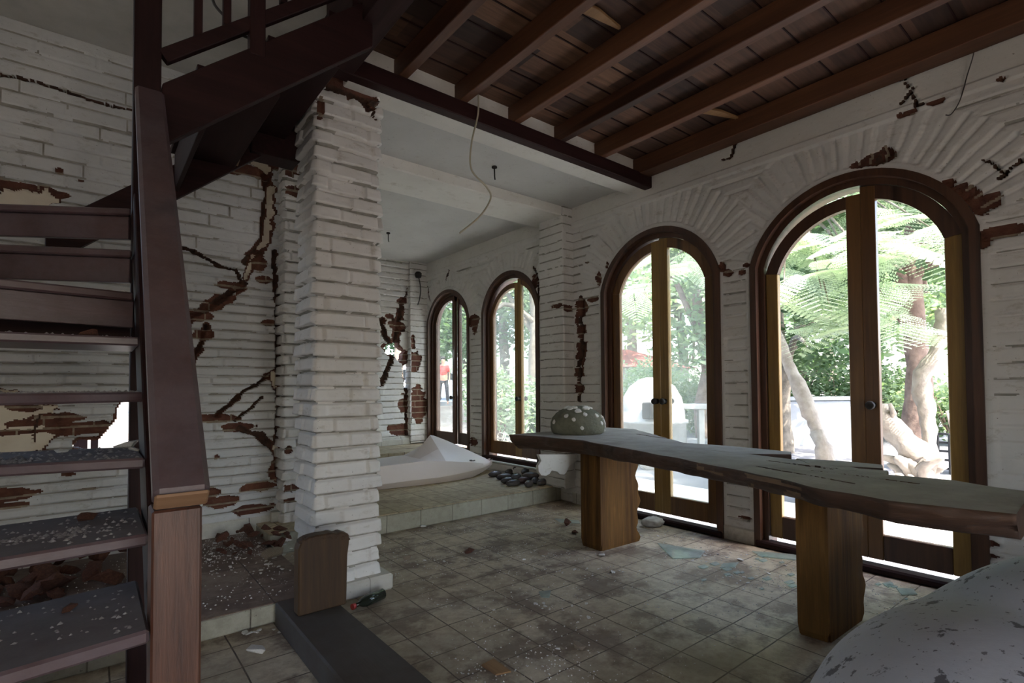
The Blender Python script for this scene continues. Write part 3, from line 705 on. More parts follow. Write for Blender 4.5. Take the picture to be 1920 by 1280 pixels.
def leaf(root, o, half, ycut, drop, xo, mats, glass, knob, rail_h=.16, gap=.002, st_w=.085, th=.045, swing=0.):
    """half=-1: the leaf towards small y (right in the photo), +1: towards large y"""
    yc, zc, R, a = arc_geo(o); zb = o[2]+.075; fi = .075+gap     # frame width
    zc2 = zc-drop; Ro = R-fi; Ri = Ro-st_w
    yo = yc+half*(a-fi); x0, x1 = W+xo, W+xo+th
    lf = empty('leaf', (W+xo, yo, zb)); lf.parent = root; lf.location = Vector((W+xo, yo, zb))-root.location
    zs_o = zc2+math.sqrt(max(0, Ro**2-(yo-yc)**2)); yi = yo-half*st_w; zs_i = zc2+math.sqrt(max(0, Ri**2-(yi-yc)**2))
    sw = Matrix.Translation((W+xo, yo, 0)) @ Matrix.Rotation(swing, 4, 'Z') @ Matrix.Translation((-W-xo, -yo, 0))
    def add(name, bm, m_): 
        me = bm2me(name, bm)
        if swing: me.transform(sw)
        return link(name, me, m_, lf)
    # hinge stile
    bm = bmesh.new(); prism(bm, [(x0, yo, zb), (x0, yi, zb), (x0, yi, zs_i), (x0, yo, zs_o)], (th, 0, 0), .004); add('hinge_stile', bm, mats[0])
    # arched top rail
    t0 = math.asin(min(1, abs(yo-yc)/Ro)); t0i = math.asin(min(1, abs(yi-yc)/Ri)); ym = ycut; t1 = math.asin((ym-yc)/Ro*half); t1i = math.asin((ym-yc)/Ri*half); n = 14
    out = [(yc+half*Ro*math.sin(t0+(t1-t0)*k/n), zc2+Ro*math.cos(t0+(t1-t0)*k/n)) for k in range(n+1)]
    inn = [(yc+half*Ri*math.sin(t0i+(t1i-t0i)*k/n), zc2+Ri*math.cos(t0i+(t1i-t0i)*k/n)) for k in range(n+1)]
    bm = bmesh.new(); arch_band(bm, out, inn, x0, x1); add('top_rail', bm, mats[2])
    # meeting stile
    ym2 = ym+half*st_w; zt = lambda y: zc2+math.sqrt(Ro**2-(y-yc)**2)
    bm = bmesh.new(); prism(bm, [(x0-.004, ym, zb), (x0-.004, ym2, zb), (x0-.004, ym2, zt(ym2)), (x0-.004, ym, zt(ym))], (th+.004, 0, 0), .004); add('meeting_stile', bm, mats[1])
    # bottom rail
    bm = bmesh.new(); box(bm, (x0, min(yi, ym2), zb), (x1, max(yi, ym2), zb+rail_h), .004); add('bottom_rail', bm, mats[2])
    if glass:
        pl = [(x0+.02, yi, zb+rail_h)]+[(x0+.02, y_, z_) for y_, z_ in inn if (y_-yi)*-half >= 0 and (ym2-y_)*-half >= 0]+[(x0+.02, ym2, zc2+math.sqrt(Ri**2-(ym2-yc)**2)), (x0+.02, ym2, zb+rail_h)]
        bm = bmesh.new(); prism(bm, pl, (.004, 0, 0)); add('glass_pane', bm, glass)
    if knob:
        zk = 1.07; yk = ym+half*st_w*.5; bm = bmesh.new()
        for sx in (x0-.0, x1): 
            s = -1 if sx == x0 else 1
            tube(bm, [(sx, yk, zk), (sx+s*.025, yk, zk), (sx+s*.03, yk, zk), (sx+s*.045, yk, zk), (sx+s*.06, yk, zk), (sx+s*.065, yk, zk)], [.027, .012, .02, .029, .024, .008], 14)
        box(bm, (x0-.003, yk-.022, zk-.09), (x0+.002, yk+.022, zk+.04), .001)
        add('door_knob', bm, 'iron')
    return lf
def arched_door(num, mats, drop, ycut, glass=(True, True), knobs=(True, True), swing=(0, 0), xo=.055, stw=.085, pane='dusty_glass'):
    o = OPEN[num]; yc, zc, R, a = arc_geo(o)
    root = empty('door_%d' % num, (W, yc, o[2]), kind='structure')
    bm = bmesh.new(); arch_band(bm, arch_line(yc, zc, R, o[3], o[2], inset=-.012), arch_line(yc, zc, R, o[3], o[2], inset=.035), W-.022, W+.03)
    link('door_frame', bm2me('f', bm), 'frame_dark', root)
    bm = bmesh.new(); arch_band(bm, arch_line(yc, zc, R, o[3], o[2], inset=-.012), arch_line(yc, zc, R, o[3], o[2], inset=.075), W+.03, W+.16)
    link('rebate_frame', bm2me('f', bm), 'frame_dark', root)
    bm = bmesh.new(); rodbox(bm, (W+.02, o[0]-.005, o[2]+.025), (W+.02, o[1]+.005, o[2]+.025), .11, .05, bev=.012)
    link('door_sill', bm2me('f', bm), 'dark_wood_y', root)
    leaf(root, o, +1, ycut, drop[1], xo, mats, glass[1] and pane, knobs[1], swing=swing[1], st_w=stw)
    leaf(root, o, -1, ycut, drop[0], xo, mats, glass[0] and pane, knobs[0], swing=swing[0], st_w=stw)
    return root
arched_door(1, ('frame_ochre', 'frame_warm', 'frame_dark'), (.0, .045), 1.245, (False, False), (True, False))
arched_door(2, ('frame_warm', 'frame_ochre', 'frame_warm'), (.0, .012), 2.83, pane='hazy_glass')
arched_door(3, ('frame_warm', 'frame_ochre', 'frame_warm'), (.0, .05), 4.845, (True, True), (True, False), stw=.06, pane='hazy_glass')
arched_door(4, ('frame_dark', 'frame_dark', 'frame_dark'), (.02, .0), 6.25, (True, True), (False, True), (-.12, 0), stw=.062)

# ------------------------------------------------------------------ timber staircase
NY = 2.40
st = empty('staircase', (.1, 1.2, 0), 'dark wooden winding staircase with open treads climbing beside the brick pillar', 'staircase')
bm = bmesh.new(); box(bm, (.108, NY, .106), (.195, NY+.085, 3.5), .004); link('newel_post', bm2me('n', bm), 'dark_wood_z', st)
fx0, fz = ony(283, 930, 1.2); fx1, _ = ony(376, 930, 1.2)
bm = bmesh.new(); box(bm, (fx0+.002, 1.205, 0), (fx1+.004, 1.29, .97), .004); link('front_post', bm2me('n', bm), 'post_wood', st)
# handrail: wide flat board falling towards the front post
def hand():
    A = Vector((.134, 1.17, .995)); Bq = Vector((.158, 2.41, 2.335)); bm = bmesh.new(); d = (Bq-A).normalized()
    up = Vector((0, 0, 1)); rodbox(bm, A, Bq, .092, .05, up, .010); return bm
bm = hand(); hr = link('handrail', bm2me('h', bm), 'rail_wood_y', st)
A = Vector((.134, 1.17, .995)); Bq = Vector((.158, 2.41, 2.335)); dd = (Bq-A).normalized()
bm = bmesh.new(); rodbox(bm, A-dd*.006, A+dd*.001, .088, .046, (0, 0, 1), .004); link('end_cut', bm2me('h', bm), 'cut_wood', hr)['label'] = 'pale bare wood end of the handrail'
for o_ in (hr,): pass
# outer stringer under the rail
bm = bmesh.new(); rodbox(bm, (.118, 1.28, .52), (.128, 2.42, 1.86), .035, .20, (0, 0, 1), .004); link('stringer', bm2me('h', bm), 'dark_wood_y', st)
bm = bmesh.new(); rodbox(bm, (-.95, .9, .2), (-.95, 2.7, 2.05), .05, .26, (0, 0, 1), .004); link('stringer', bm2me('h', bm), 'dark_wood_y', st)
# straight treads: nosing y, height z, depth; both ends of every nosing measured
TR = [(1.02, .40, .33), (1.185, .59, .33), (1.395, .79, .34), (1.575, .985, .34), (1.74, 1.175, .30), (1.90, 1.355, .30), (2.06, 1.54, .30)]
TPX = [None, (280, 1180), (278, 1000), (272, 858), (270, 735), (262, 632), (250, 548)]
TPL = [None, (0, 1262), (0, 1046), (0, 872), (0, 741), (0, 621), (0, 521)]
TREND = .026
def nosing(r, l, yn):
    """right end (x, y), left end extended to x=-.93, and z of a tread nosing"""
    x, z = ony(r[0], r[1], yn); xl, yl = onz(l[0], l[1], z); k = (yl-yn)/(xl-x); k = max(-.6, min(.6, k))
    return (x, yn), (-.93, yn+k*(-.93-x)), z
def tread_at(r, l, yn, dp, name='tread', riser=0, topm='tread_dust'):
    a, b, z = nosing(r, l, yn) if r else ((.075, yn), (-.93, yn-.05), .40)
    bm = bmesh.new(); prism(bm, [(b[0], b[1], z-TREND), (a[0], a[1], z-TREND), (a[0], a[1]+dp, z-TREND), (b[0], b[1]+dp, z-TREND)], (0, 0, TREND), .005)
    me = bm2me('tr', bm); me.materials.append(mt('rail_wood_x')); me.materials.append(mt(topm))
    for p in me.polygons: p.material_index = 1 if p.normal.z > .9 and p.area > .05 else 0
    link(name, me, [], st)
    if riser:
        bm = bmesh.new(); rodbox(bm, (b[0], b[1]+.035, z-TREND-riser/2), (a[0], a[1]+.035, z-TREND-riser/2), .02, riser, bev=.002); link('riser', bm2me('r', bm), 'rail_wood_x', st)
for i, (yn, z, dp) in enumerate(TR): tread_at(TPX[i], TPL[i], yn, dp, riser=.085 if i == 6 else 0)
bm = bmesh.new(); rodbox(bm, (-.93, 2.24, 1.395), (.10, 2.24, 1.395), .02, .085, bev=.002); link('riser', bm2me('r', bm), 'dark_wood_x', st)
bm = bmesh.new(); rodbox(bm, (-.93, 1.52, .21), (.07, 1.62, .21), .04, .40, bev=.004); link('base_board', bm2me('r', bm), 'bench_wood', st)
# winding treads round the newel
tread_at((247, 468), (0, 457), 2.24, .24, 'winder_tread', .085, 'rail_wood_x')
tread_at((245, 390), (0, 401), 2.39, .30, 'winder_tread', .085, 'rail_wood_x')
# upper flight running towards the pillar: near and far stringers, treads, risers
def ustr(y0, x0, x1, top0, slope, depth, name):
    bm = bmesh.new(); prism(bm, [(x0, y0, top0-depth), (x1, y0, top0-depth+slope*(x1-x0)), (x1, y0, min(3.23, top0+slope*(x1-x0))), (x0, y0, top0)], (0, .045, 0), .004)
    return link(name, bm2me(name, bm), 'dark_wood_x', st)
ustr(2.40, .198, 1.06, 2.388, .86, .245, 'stringer')
ustr(3.40, -.19, 1.0, 2.01, .83, .20, 'stringer')
for k in range(1, 4):
    x = .07+.27*k; z = 2.30+.235*k; xa = x
    bm = bmesh.new(); box(bm, (xa-.02, 2.445, z-.03), (min(xa+.30, 1.03), 3.40, z), .003); link('tread', bm2me('t', bm), 'dark_wood_y', st)
    bm = bmesh.new(); box(bm, (xa+.0, 2.445, z-.235), (xa+.02, 3.40, z-.03), .002); link('riser', bm2me('t', bm), 'dark_wood_y', st)
def pz3(px, py, Y): a = ony(px, py, Y); return (a[0], Y, a[1])
bm = bmesh.new(); rodbox(bm, pz3(487, 168, 2.50), pz3(441, 306, 3.38), .03, .03, bev=.003); link('batten', bm2me('t', bm), 'pale_board', st)['label'] = 'pale wooden batten'
# railing of the upper flight
def rp(px, py): a = ony(px, py, 2.42); return (a[0], 2.42, a[1])
bm = bmesh.new(); rodbox(bm, rp(305, 108), rp(640, -18), .04, .05, bev=.003); link('bottom_rail', bm2me('t', bm), 'dark_wood_x', st)
bm = bmesh.new(); rodbox(bm, (.19, 2.42, 3.10), (1.05, 2.42, 3.84), .05, .06, bev=.003); link('top_rail', bm2me('t', bm), 'dark_wood_x', st)
for px, py, wd in ((371, 72, .030), (425, 50, .030), (531, 8, .03)):
    x, y_, z = rp(px, py); bm = bmesh.new(); box(bm, (x-wd/2, 2.405, z), (x+wd/2, 2.435, 3.05+.86*x), .002); link('baluster', bm2me('t', bm), 'dark_wood_z', st)
x, y_, z = rp(481, 88); bm = bmesh.new(); box(bm, (x-.031, 2.395, z-.05), (x+.031, 2.445, 3.56), .003); link('rail_post', bm2me('t', bm), 'dark_wood_z', st)
# landing soffit that closes the flight behind the pillar
bm = bmesh.new(); box(bm, (.98, 2.46, 3.06), (1.04, 2.85, 3.23), .003); link('landing_edge', bm2me('t', bm), 'dark_wood_y', st)
bm = bmesh.new(); prism(bm, [(.72, 3.36, 2.62), (1.0, 3.36, 2.62), (1.0, 3.36, 3.2), (.72, 3.36, 2.95)], (0, .16, 0), .004); link('landing_box', bm2me('t', bm), 'dark_wood_y', st)
bm = bmesh.new(); tube(bm, smooth_path([pz(*a, 2.6) for a in ((396, -20), (402, 8), (425, 35), (445, 60), (467, 72))], 6), .007, 6)
prop(link('dangling_wire', bm2me('w', bm), 'cable_dark'), 'dark wire dangling behind the balusters at the top of the stairs', 'wire')

# ------------------------------------------------------------------ live-edge bench table
tb = empty('slab_table', (2.7, 1.8, 0), 'long thick live-edge wooden slab table standing on two timber block legs by the arched doors', 'table')
TZ = .83
front = [(2.602, 3.268), (2.682, 2.56), (2.419, 1.706), (2.225, 1.153), (2.053, .763), (2.012, .565), (2.07, .30)]
front = [onz(*a, TZ) for a in ((958, 814), (1020, 818), (1093, 825), (1246, 853), (1399, 883), (1553, 917), (1670, 937), (1905, 962))]
back = [onz(*a, TZ) for a in ((1032, 808), (1136, 801), (1190, 804), (1297, 834), (1400, 850), (1484, 859), (1552, 865), (1665, 889), (1787, 899), (1935, 921))]
def resample(P, n):
    P = np.array(P); s = np.concatenate(([0], np.cumsum(np.hypot(*(P[1:]-P[:-1]).T)))); t = np.linspace(0, s[-1], n)
    return np.stack((np.interp(t, s, P[:, 0]), np.interp(t, s, P[:, 1])), -1)
NT, NS = 300, 84
FR, BK = resample(front, NT), resample(back, NT)
t_ = np.linspace(0, 1, NT)
FR[:, 0] += .016*(noise(t_*22, 0*t_, 3)-.5); BK[:, 0] += .02*(noise(t_*18, 0*t_, 4)-.5); BK[:, 0] = np.minimum(BK[:, 0], W-.03)
V_, Q_, Mi = [], [], []
sl = [(onz(1195, 813, TZ), onz(1290, 827, TZ), .008), (onz(1305, 832, TZ), onz(1450, 850, TZ), .013), (onz(1486, 868, TZ), onz(1655, 886, TZ), .010), (onz(1420, 873, TZ), onz(1600, 905, TZ), .006),
      (onz(1520, 880, TZ), onz(1720, 905, TZ), .007), (onz(1440, 862, TZ), onz(1560, 878, TZ), .006)]
ring = []
thk = .165
TH = lambda t: .112-.030*sstep(t, .15, .75)+.010*sstep(t, .8, 1.)
for i in range(NT):
    f, b = FR[i], BK[i]; d = (b-f); L = np.hypot(*d); dn = d/L; pr_ = []
    for k in range(NS+1):
        s = k/NS; p = f+d*s; z = TZ
        for (a, c, wd) in sl:
            dist = float(seg_dist(np.array([p[0]+.01*(noise(p[1]*12, 0, 5)-.5)]), np.array([p[1]]), [a, c])[0])
            if dist < wd: z = TZ-.06*(1-(dist/wd)**2)
        z -= .004*noise(p[0]*14, p[1]*5, 6)
        pr_.append((p[0], p[1], z, 0))
    thk = float(TH(t_[i]))
    for s, kk in ((.15, .0), (.35, 1), (.55, 2), (.75, 3), (1., 4)):     # back edge going down
        o_ = .020*(float(noise(t_[i]*30, kk, 8))-.5); q = b-dn*(.05*s-o_); pr_.append((q[0], q[1], TZ-thk*s, 1))
    for s in (.8, .6, .4, .2): q = f+d*s; pr_.append((q[0], q[1], TZ-thk-.008*float(noise(t_[i]*20, s*5, 9)), 1))
    for s, kk in ((1., 0), (.85, 1), (.7, 2), (.55, 3), (.4, 4), (.25, 5), (.1, 6)):   # rough front edge going up
        o_ = .020*(float(fbm(t_[i]*26, kk*1.1, 12))*2-.9)+.022*(float(fbm(t_[i]*9+kk*.5, kk*2.3, 15))*2-.9)+.010*(float(noise(t_[i]*90, kk*3.1, 5))-.5); q = f+dn*(.075*s*s-.012-o_*min(1, (1-abs(s-.5))*1.4)); pr_.append((q[0], q[1], TZ-thk*s+.006*float(noise(t_[i]*40, kk, 2)), 2))
    ring.append(pr_)
n = len(ring[0])
V_ = [p[:3] for r in ring for p in r]
scar0, scar1 = .60, .80
for i in range(NT-1):
    for k in range(n):
        k2 = (k+1) % n; Q_.append((i*n+k, i*n+k2, (i+1)*n+k2, (i+1)*n+k)); ty = ring[i][k][3]
        depth = TZ-ring[i][k][2]
        m_ = 0 if (ty == 0 and k < NS) else 1
        if m_ == 0 and min(ring[i][k][2], ring[i][k2][2]) < TZ-.02: m_ = 1
        if ty == 2 and scar0 < t_[i] < scar1 and noise(t_[i]*28, k*.9, 4) > .70: m_ = 2
        Mi.append(m_)
me = arr_mesh('slab', V_, Q_, Mi, [m_ != 0 for m_ in Mi])
bm = bmesh.new(); bm.from_mesh(me); bm.verts.ensure_lookup_table()
for i in (0, NT-1):
    f_ = bm.faces.new([bm.verts[i*n+k] for k in range(n)]); f_.material_index = 1; bmesh.ops.triangulate(bm, faces=[f_])
bmesh.ops.recalc_face_normals(bm, faces=bm.faces[:]); bm.to_mesh(me); bm.free()
link('table_slab', me, ['slab_top', 'slab_side', 'slab_scar'], tb)
for P_ in ([(1283, 829), (1380, 836), (1484, 846), (1484, 851), (1400, 850), (1300, 840)], [(1492, 858), (1580, 863), (1655, 870), (1656, 877), (1600, 874), (1520, 870)], [(1560, 873), (1666, 881), (1665, 888), (1600, 885), (1575, 880)]):
    bm = bmesh.new(); prism(bm, [(*onz(*a, TZ), TZ-.05) for a in P_], (0, 0, .048), .004); me = bm2me('sp', bm); me.materials.append(mt('slab_side')); me.materials.append(mt('slab_top'))
    for p in me.polygons: p.material_index = 1 if p.normal.z > .8 else 0
    link('split_edge', me, [], tb)
def block_leg(px, nm, seed):
    a, b, c_ = [Vector((*onz(*p), 0)) for p in px]; d = (c_-b) ; e4 = a+d
    # four-sided block with a wavy live edge on one side
    rg = random.Random(seed); bm = bmesh.new(); N = 26; rings = []
    for i in range(N+1):
        z = (TZ-.095)*i/N; wv = .018*math.sin(i*.5+seed)+.012*math.sin(i*1.3); bv = .014
        cs = [a, b, b+(c_-b)*.55, c_+(c_-b).normalized()*wv, e4+(c_-b).normalized()*wv*.7, a+(e4-a)*.5]
        if i in (0,): cs = [sum(cs, Vector())/6+(q-sum(cs, Vector())/6)*.97 for q in cs]
        rings.append([bm.verts.new(Vector((q.x, q.y, z))) for q in cs])
    for i in range(N):
        for k in range(6): bm.faces.new((rings[i][k], rings[i][(k+1) % 6], rings[i+1][(k+1) % 6], rings[i+1][k]))
    bm.faces.new(rings[0][::-1]); bm.faces.new(rings[-1])
    es = [e for e in bm.edges if abs(e.verts[0].co.z-e.verts[1].co.z) > .01]
    bmesh.ops.bevel(bm, geom=es, offset=.009, segments=2, affect='EDGES')
    link('leg', bm2me('leg', bm), 'leg_wood', tb)
block_leg([(1090, 1022), (1127, 1034), (1199, 1014)], '', 2)
block_leg([(1496, 1188), (1557, 1207), (1622, 1160)], '', 5)

# dome with shell inlays on the slab
cx, cy = .5*(np.array(onz(1036, 812, TZ))+np.array(onz(1138, 812, TZ)))
cy += .02; rr = .5*math.hypot(*(np.array(onz(1036, 812, TZ))-np.array(onz(1138, 812, TZ))))*.99
dm = empty('stone_dome', (cx, cy, TZ), 'mossy stone dome inlaid with white shell discs on the slab table', 'ornament')
bm = bmesh.new()
prof = [(rr*.90, 0), (rr*.97, .02), (rr*1.0, .06), (rr*.99, .10), (rr*.93, .145), (rr*.82, .18), (rr*.64, .213), (rr*.42, .236), (rr*.2, .246), (.002, .249)]
prof = [(r, z*rr*.98/.24) for r, z in prof]
lathe(bm, prof, (cx, cy, TZ-.002), 40)
for v in bm.verts:
    k = 1+.05*(float(noise(v.co.x*14, v.co.y*14+v.co.z*9, 3))-.5); v.co = Vector((cx+(v.co.x-cx)*k, cy+(v.co.y-cy)*k, TZ+(v.co.z-TZ)*k))
link('dome', bm2me('d', bm), 'moss_stone', dm)
rg = random.Random(4)
for i in range(46):
    th = rg.uniform(0, 2*math.pi); tt = rg.uniform(.12, .95); j_ = tt*(len(prof)-2); a_, b_ = prof[int(j_)], prof[int(j_)+1]; fr_ = j_-int(j_)
    r, z = a_[0]+(b_[0]-a_[0])*fr_, a_[1]+(b_[1]-a_[1])*fr_; nx_, nz_ = (b_[1]-a_[1]), -(b_[0]-a_[0]); ln = math.hypot(nx_, nz_); nx_, nz_ = nx_/ln, nz_/ln
    P0 = Vector((cx+r*math.cos(th), cy+r*math.sin(th), TZ+z)); N_ = Vector((nx_*math.cos(th), nx_*math.sin(th), nz_)); T_ = N_.cross(Vector((0, 0, 1))).normalized(); U_ = N_.cross(T_)
    bm = bmesh.new(); q = rg.uniform(.016, .029)*(1. if tt > .2 else .7)
    prism(bm, [P0-N_*.006+(T_*math.cos(a)*q*rg.uniform(.75, 1.1)+U_*math.sin(a)*q*rg.uniform(.7, 1.2)) for a in [2*math.pi*k/9 for k in range(9)]], N_*.014, .003)
    link('shell_disc', bm2me('s', bm), 'shell_white', dm, tuple(P0))

# big rounded shell in the bottom right corner
bm = bmesh.new(); C0 = Vector((2.35, .05, 0)); n1, n2 = 90, 40; rings = []
ELL = [((2.222, .273), (.878, .589, .491)), ((2.504, -.158), (.496, .887, .723))]
def ell_r(d):
    out = []
    for (cx_, cy_), r in ELL:
        o_ = ((C0.x-cx_)/r[0], (C0.y-cy_)/r[1], 0); e = (d[0]/r[0], d[1]/r[1], d[2]/r[2])
        A_ = sum(q*q for q in e); B_ = sum(a*b for a, b in zip(o_, e)); C_ = sum(q*q for q in o_)-1; out.append((-B_+math.sqrt(B_*B_-A_*C_))/A_)
    a, b = out; k = .06; return max(a, b)+max(0, k-abs(a-b))**2/(4*k)*.6
for i in range(n2+1):
    ph = i/n2*math.pi/2; rg_ = []
    for k in range(n1):
        th = 2*math.pi*k/n1; d = (math.cos(ph)*math.cos(th), math.cos(ph)*math.sin(th), math.sin(ph)); p = Vector(d)*ell_r(d)
        p *= 1+.014*(float(fbm(p.x*5+3, p.y*5+p.z*4, 4))-.40); rg_.append(bm.verts.new(C0+p))
    rings.append(rg_)
for i in range(n2):
    for k in range(n1):
        f_ = bm.faces.new((rings[i][k], rings[i][(k+1) % n1], rings[i+1][(k+1) % n1], rings[i+1][k])); f_.smooth = True
bm.faces.new(rings[0][::-1]); bmesh.ops.remove_doubles(bm, verts=bm.verts[:], dist=.0005)
prop(link('moulded_shell', bm2me('sh', bm), 'shell_plaster', None, (2.35, .05, 0)), 'large rounded grey-white moulded form on the floor under the near table end', 'moulded shell')

# ------------------------------------------------------------------ white prow-shaped moulding on the platform
hull = empty('boat_prow', (3.0, 5.3, PZ), 'pinkish white fibreglass boat-prow moulding lying on the raised platform by the far doors', 'boat')
# stations along x: x, half width, z of chine, z of rim side, z of ridge
S_ = [(1.75, .36, .16, .40, .36), (2.3, .38, .17, .41, .36), (2.62, .39, .18, .42, .37), (2.80, .39, .18, .43, .43), (2.93, .385, .18, .43, .56), (3.03, .375, .185, .42, .665), (3.08, .365, .185, .415, .655),
      (3.25, .32, .19, .39, .585), (3.45, .25, .195, .36, .49), (3.62, .17, .20, .33, .41), (3.76, .09, .215, .30, .34), (3.84, .02, .25, .275, .29)]
bm = bmesh.new(); rings = []
for x, hw, zc_, zr, zt_ in S_:
    yc_ = 5.30-.10*(x-3.0); z0_ = PZ+.005+max(0, (x-3.5))*.28
    sec = [(-hw*.80, z0_), (-hw, zc_+.06), (-hw*.99, zc_+.085), (-hw*.93, zr-.02 if zt_ > zr else zr), (-hw*.5, zr+(zt_-zr)*.42), (0, zt_), (hw*.5, zr+(zt_-zr)*.42), (hw*.93, zr-.02), (hw*.99, zc_+.085), (hw, zc_+.06), (hw*.80, z0_)]
    rings.append([bm.verts.new((x, yc_+a, max(b, z0_+.001))) for a, b in sec])
for i in range(len(rings)-1):
    for k in range(len(rings[0])): 
        k2 = (k+1) % len(rings[0]); bm.faces.new((rings[i][k], rings[i][k2], rings[i+1][k2], rings[i+1][k]))
bm.faces.new(rings[0]); bm.faces.new(rings[-1][::-1])
bmesh.ops.recalc_face_normals(bm, faces=bm.faces[:])
me = bm2me('hull', bm); o = link('hull', me, 'fibreglass', hull)
md = o.modifiers.new('bevel', 'BEVEL'); md.width = .012; md.segments = 3; md.limit_method = 'ANGLE'; md.angle_limit = .25
me.shade_smooth()
bm = bmesh.new(); tube(bm, [(3.36+.045*i, 4.98+.033*i, .378-.010*i) for i in range(9)], [.005, .009, .006, .012, .007, .011, .006, .010, .005], 6, 0, .5)
link('scuff', bm2me('sc', bm), 'cobble', hull)['label'] = 'dark scuff marks'

# cobbles by the step
rg = random.Random(11)
CP = [(928, 888), (945, 893), (958, 884), (952, 900), (968, 893), (980, 900), (985, 884), (995, 891), (1003, 900), (1018, 903), (1030, 898), (1000, 878), (975, 878), (962, 905), (992, 906), (1045, 900)]
for i, (px, py) in enumerate(CP):
    zc_ = PZ+.035+(.04 if i in (4, 6, 7, 12) else 0); x, y = onz(px, py, zc_)
    bm = bmesh.new(); ball(bm, (0, 0, 0), (.088+.02*rg.random(), .047, .038), 2, .10, i)
    bm.transform(Matrix.Rotation(rg.uniform(-.9, .9), 4, 'Z'))
    o = link('cobble', bm2me('c', bm), 'cobble_red' if i in (5, 11) else 'cobble'); o.location = (x, y, zc_)
    if i == 0: prop(o, 'dark cobble at the left end of the pile, nearest the boat prow', 'stone', 'cobbles on the platform edge')
    elif i in (5, 11): prop(o, ('reddish cobble at the front of the pile on the platform', 'reddish cobble at the back of the pile below the glass doors')[i == 11], 'stone', 'cobbles on the platform edge')
    else:
        row_ = 'front' if py >= 899 else ('back' if py <= 885 else 'middle'); k_ = sorted(a for a, b in CP if (b >= 899) == (row_ == 'front') and (b <= 885) == (row_ == 'back')).index(px)
        prop(o, 'dark cobble, %s from left in the %s row of the pile' % (('first', 'second', 'third', 'fourth', 'fifth', 'sixth', 'seventh', 'eighth')[k_], row_), 'stone', 'cobbles on the platform edge')
# cloud-shaped plaque leaning on the pilaster
def Pl(px, py): a = ony(px, py, 3.80); return (a[0], 3.80, a[1])
pts = [Pl(*a) for a in ((1010, 852), (1083, 852), (1084, 862), (1078, 866), (1068, 873), (1063, 884), (1058, 890), (1050, 889), (1045, 884), (1035, 882), (1031, 888), (1024, 892), (1015, 891), (1010, 884), (1009, 873), (1015, 864))]
bm = bmesh.new(); prism(bm, pts, (0, .035, 0), .003)
prop(link('plaster_plaque', bm2me('p', bm), 'paint'), 'white scalloped plaster cut-out standing at the foot of the pilaster behind the table', 'ornament')

# ------------------------------------------------------------------ broken bench in the foreground
fb = empty('broken_bench', (.87, 2.3, 0), 'low broken wooden bench with an upright end slab lying in front of the brick pillar', 'bench')
x0, x1 = .735, .985
bm = bmesh.new(); prism(bm, [(x0, 2.86, 0), (x1, 2.86, 0), (x1+.01, 1.2, 0), (x0-.01, 1.2, 0)], (0, 0, .12), .008); link('seat_plank', bm2me('b', bm), 'plank_wood', fb)
lx, lz = ony(560, 1190, 2.60); 
prof = [ony(*a, 2.60) for a in ((559, 1180), (560, 1030), (566, 1015), (578, 1008), (596, 1003), (612, 1001), (622, 998), (633, 1001), (640, 997), (655, 1001), (655, 1018), (652, 1040), (650, 1165))]
pts = [(a, 2.60, max(b, .12) if i not in (0, len(prof)-1) else .12) for i, (a, b) in enumerate(prof)]
bm = bmesh.new(); prism(bm, pts, (0, .075, 0), .006); link('end_slab', bm2me('b', bm), 'bench_wood', fb)
bm = bmesh.new()
for i in range(24):
    s = i/23; a, b = ony(566+s*88, 1012-10*math.sin(s*2.2)+(4*random.Random(i).random()), 2.60); ball(bm, (a, 2.635, b-.006), (.012, .042, .009+.006*random.Random(i+50).random()), 1, .6, i)
link('rotten_edge', bm2me('b', bm), 'weathered', fb)['label'] = 'dark rotten top edge'

# ------------------------------------------------------------------ rubble, shards, litter
def chunk_mesh(seed, mats, sx=1, sy=1, sz=1):
    bm = bmesh.new(); rg = random.Random(seed); pts = []
    for i in range(14):
        v = Vector((rg.uniform(-1, 1), rg.uniform(-1, 1), rg.uniform(-1, 1))); v = v.normalized()*rg.uniform(.75, 1)
        bm.verts.new((v.x*sx, v.y*sy, v.z*sz))
    r_ = bmesh.ops.convex_hull(bm, input=bm.verts[:]); 
    bmesh.ops.delete(bm, geom=[v for v in bm.verts if not v.link_faces], context='VERTS')
    me = bm2me('chunk', bm); me.materials.append(mt(mats)); return me
brickM = [chunk_mesh(i, 'brick', 1, .6, .45) for i in range(6)]
plasM = [chunk_mesh(20+i, 'plaster_bits', 1, .8, .28) for i in range(6)]
cementM = [chunk_mesh(40+i, 'mortar', 1, .8, .5) for i in range(3)]
RG = random.Random(77)
def put(me, name, x, y, z, s, label, cat, group, rz=None, tilt=.25):
    o = bpy.data.objects.new(name, me); col.objects.link(o); o.scale = (s, s, s)
    o.rotation_euler = (RG.uniform(-tilt, tilt), RG.uniform(-tilt, tilt), RG.uniform(0, 6.3) if rz is None else rz)
    zmin = min((o.rotation_euler.to_matrix() @ (v.co*s)).z for v in me.vertices); o.location = (x, y, z-zmin-.002)
    return prop(o, label, cat, group)
LZ = .106
# heap of brick chunks at the foot of the wall right of the stair
for i in range(34):
    px = RG.uniform(392, 545); x, _ = onz(px, 1010, LZ); x = min(x, 1.12); y = RG.uniform(3.95, 4.36)-.25*RG.random()**2
    put(RG.choice(brickM), 'brick_chunk', x, y, LZ+.05*RG.random()*(y > 4.05), RG.uniform(.025, .07), 'broken red brick chunk in the heap against the cracked wall beside the stairs', 'rubble', 'brick chunks by the cracked wall', tilt=.6)
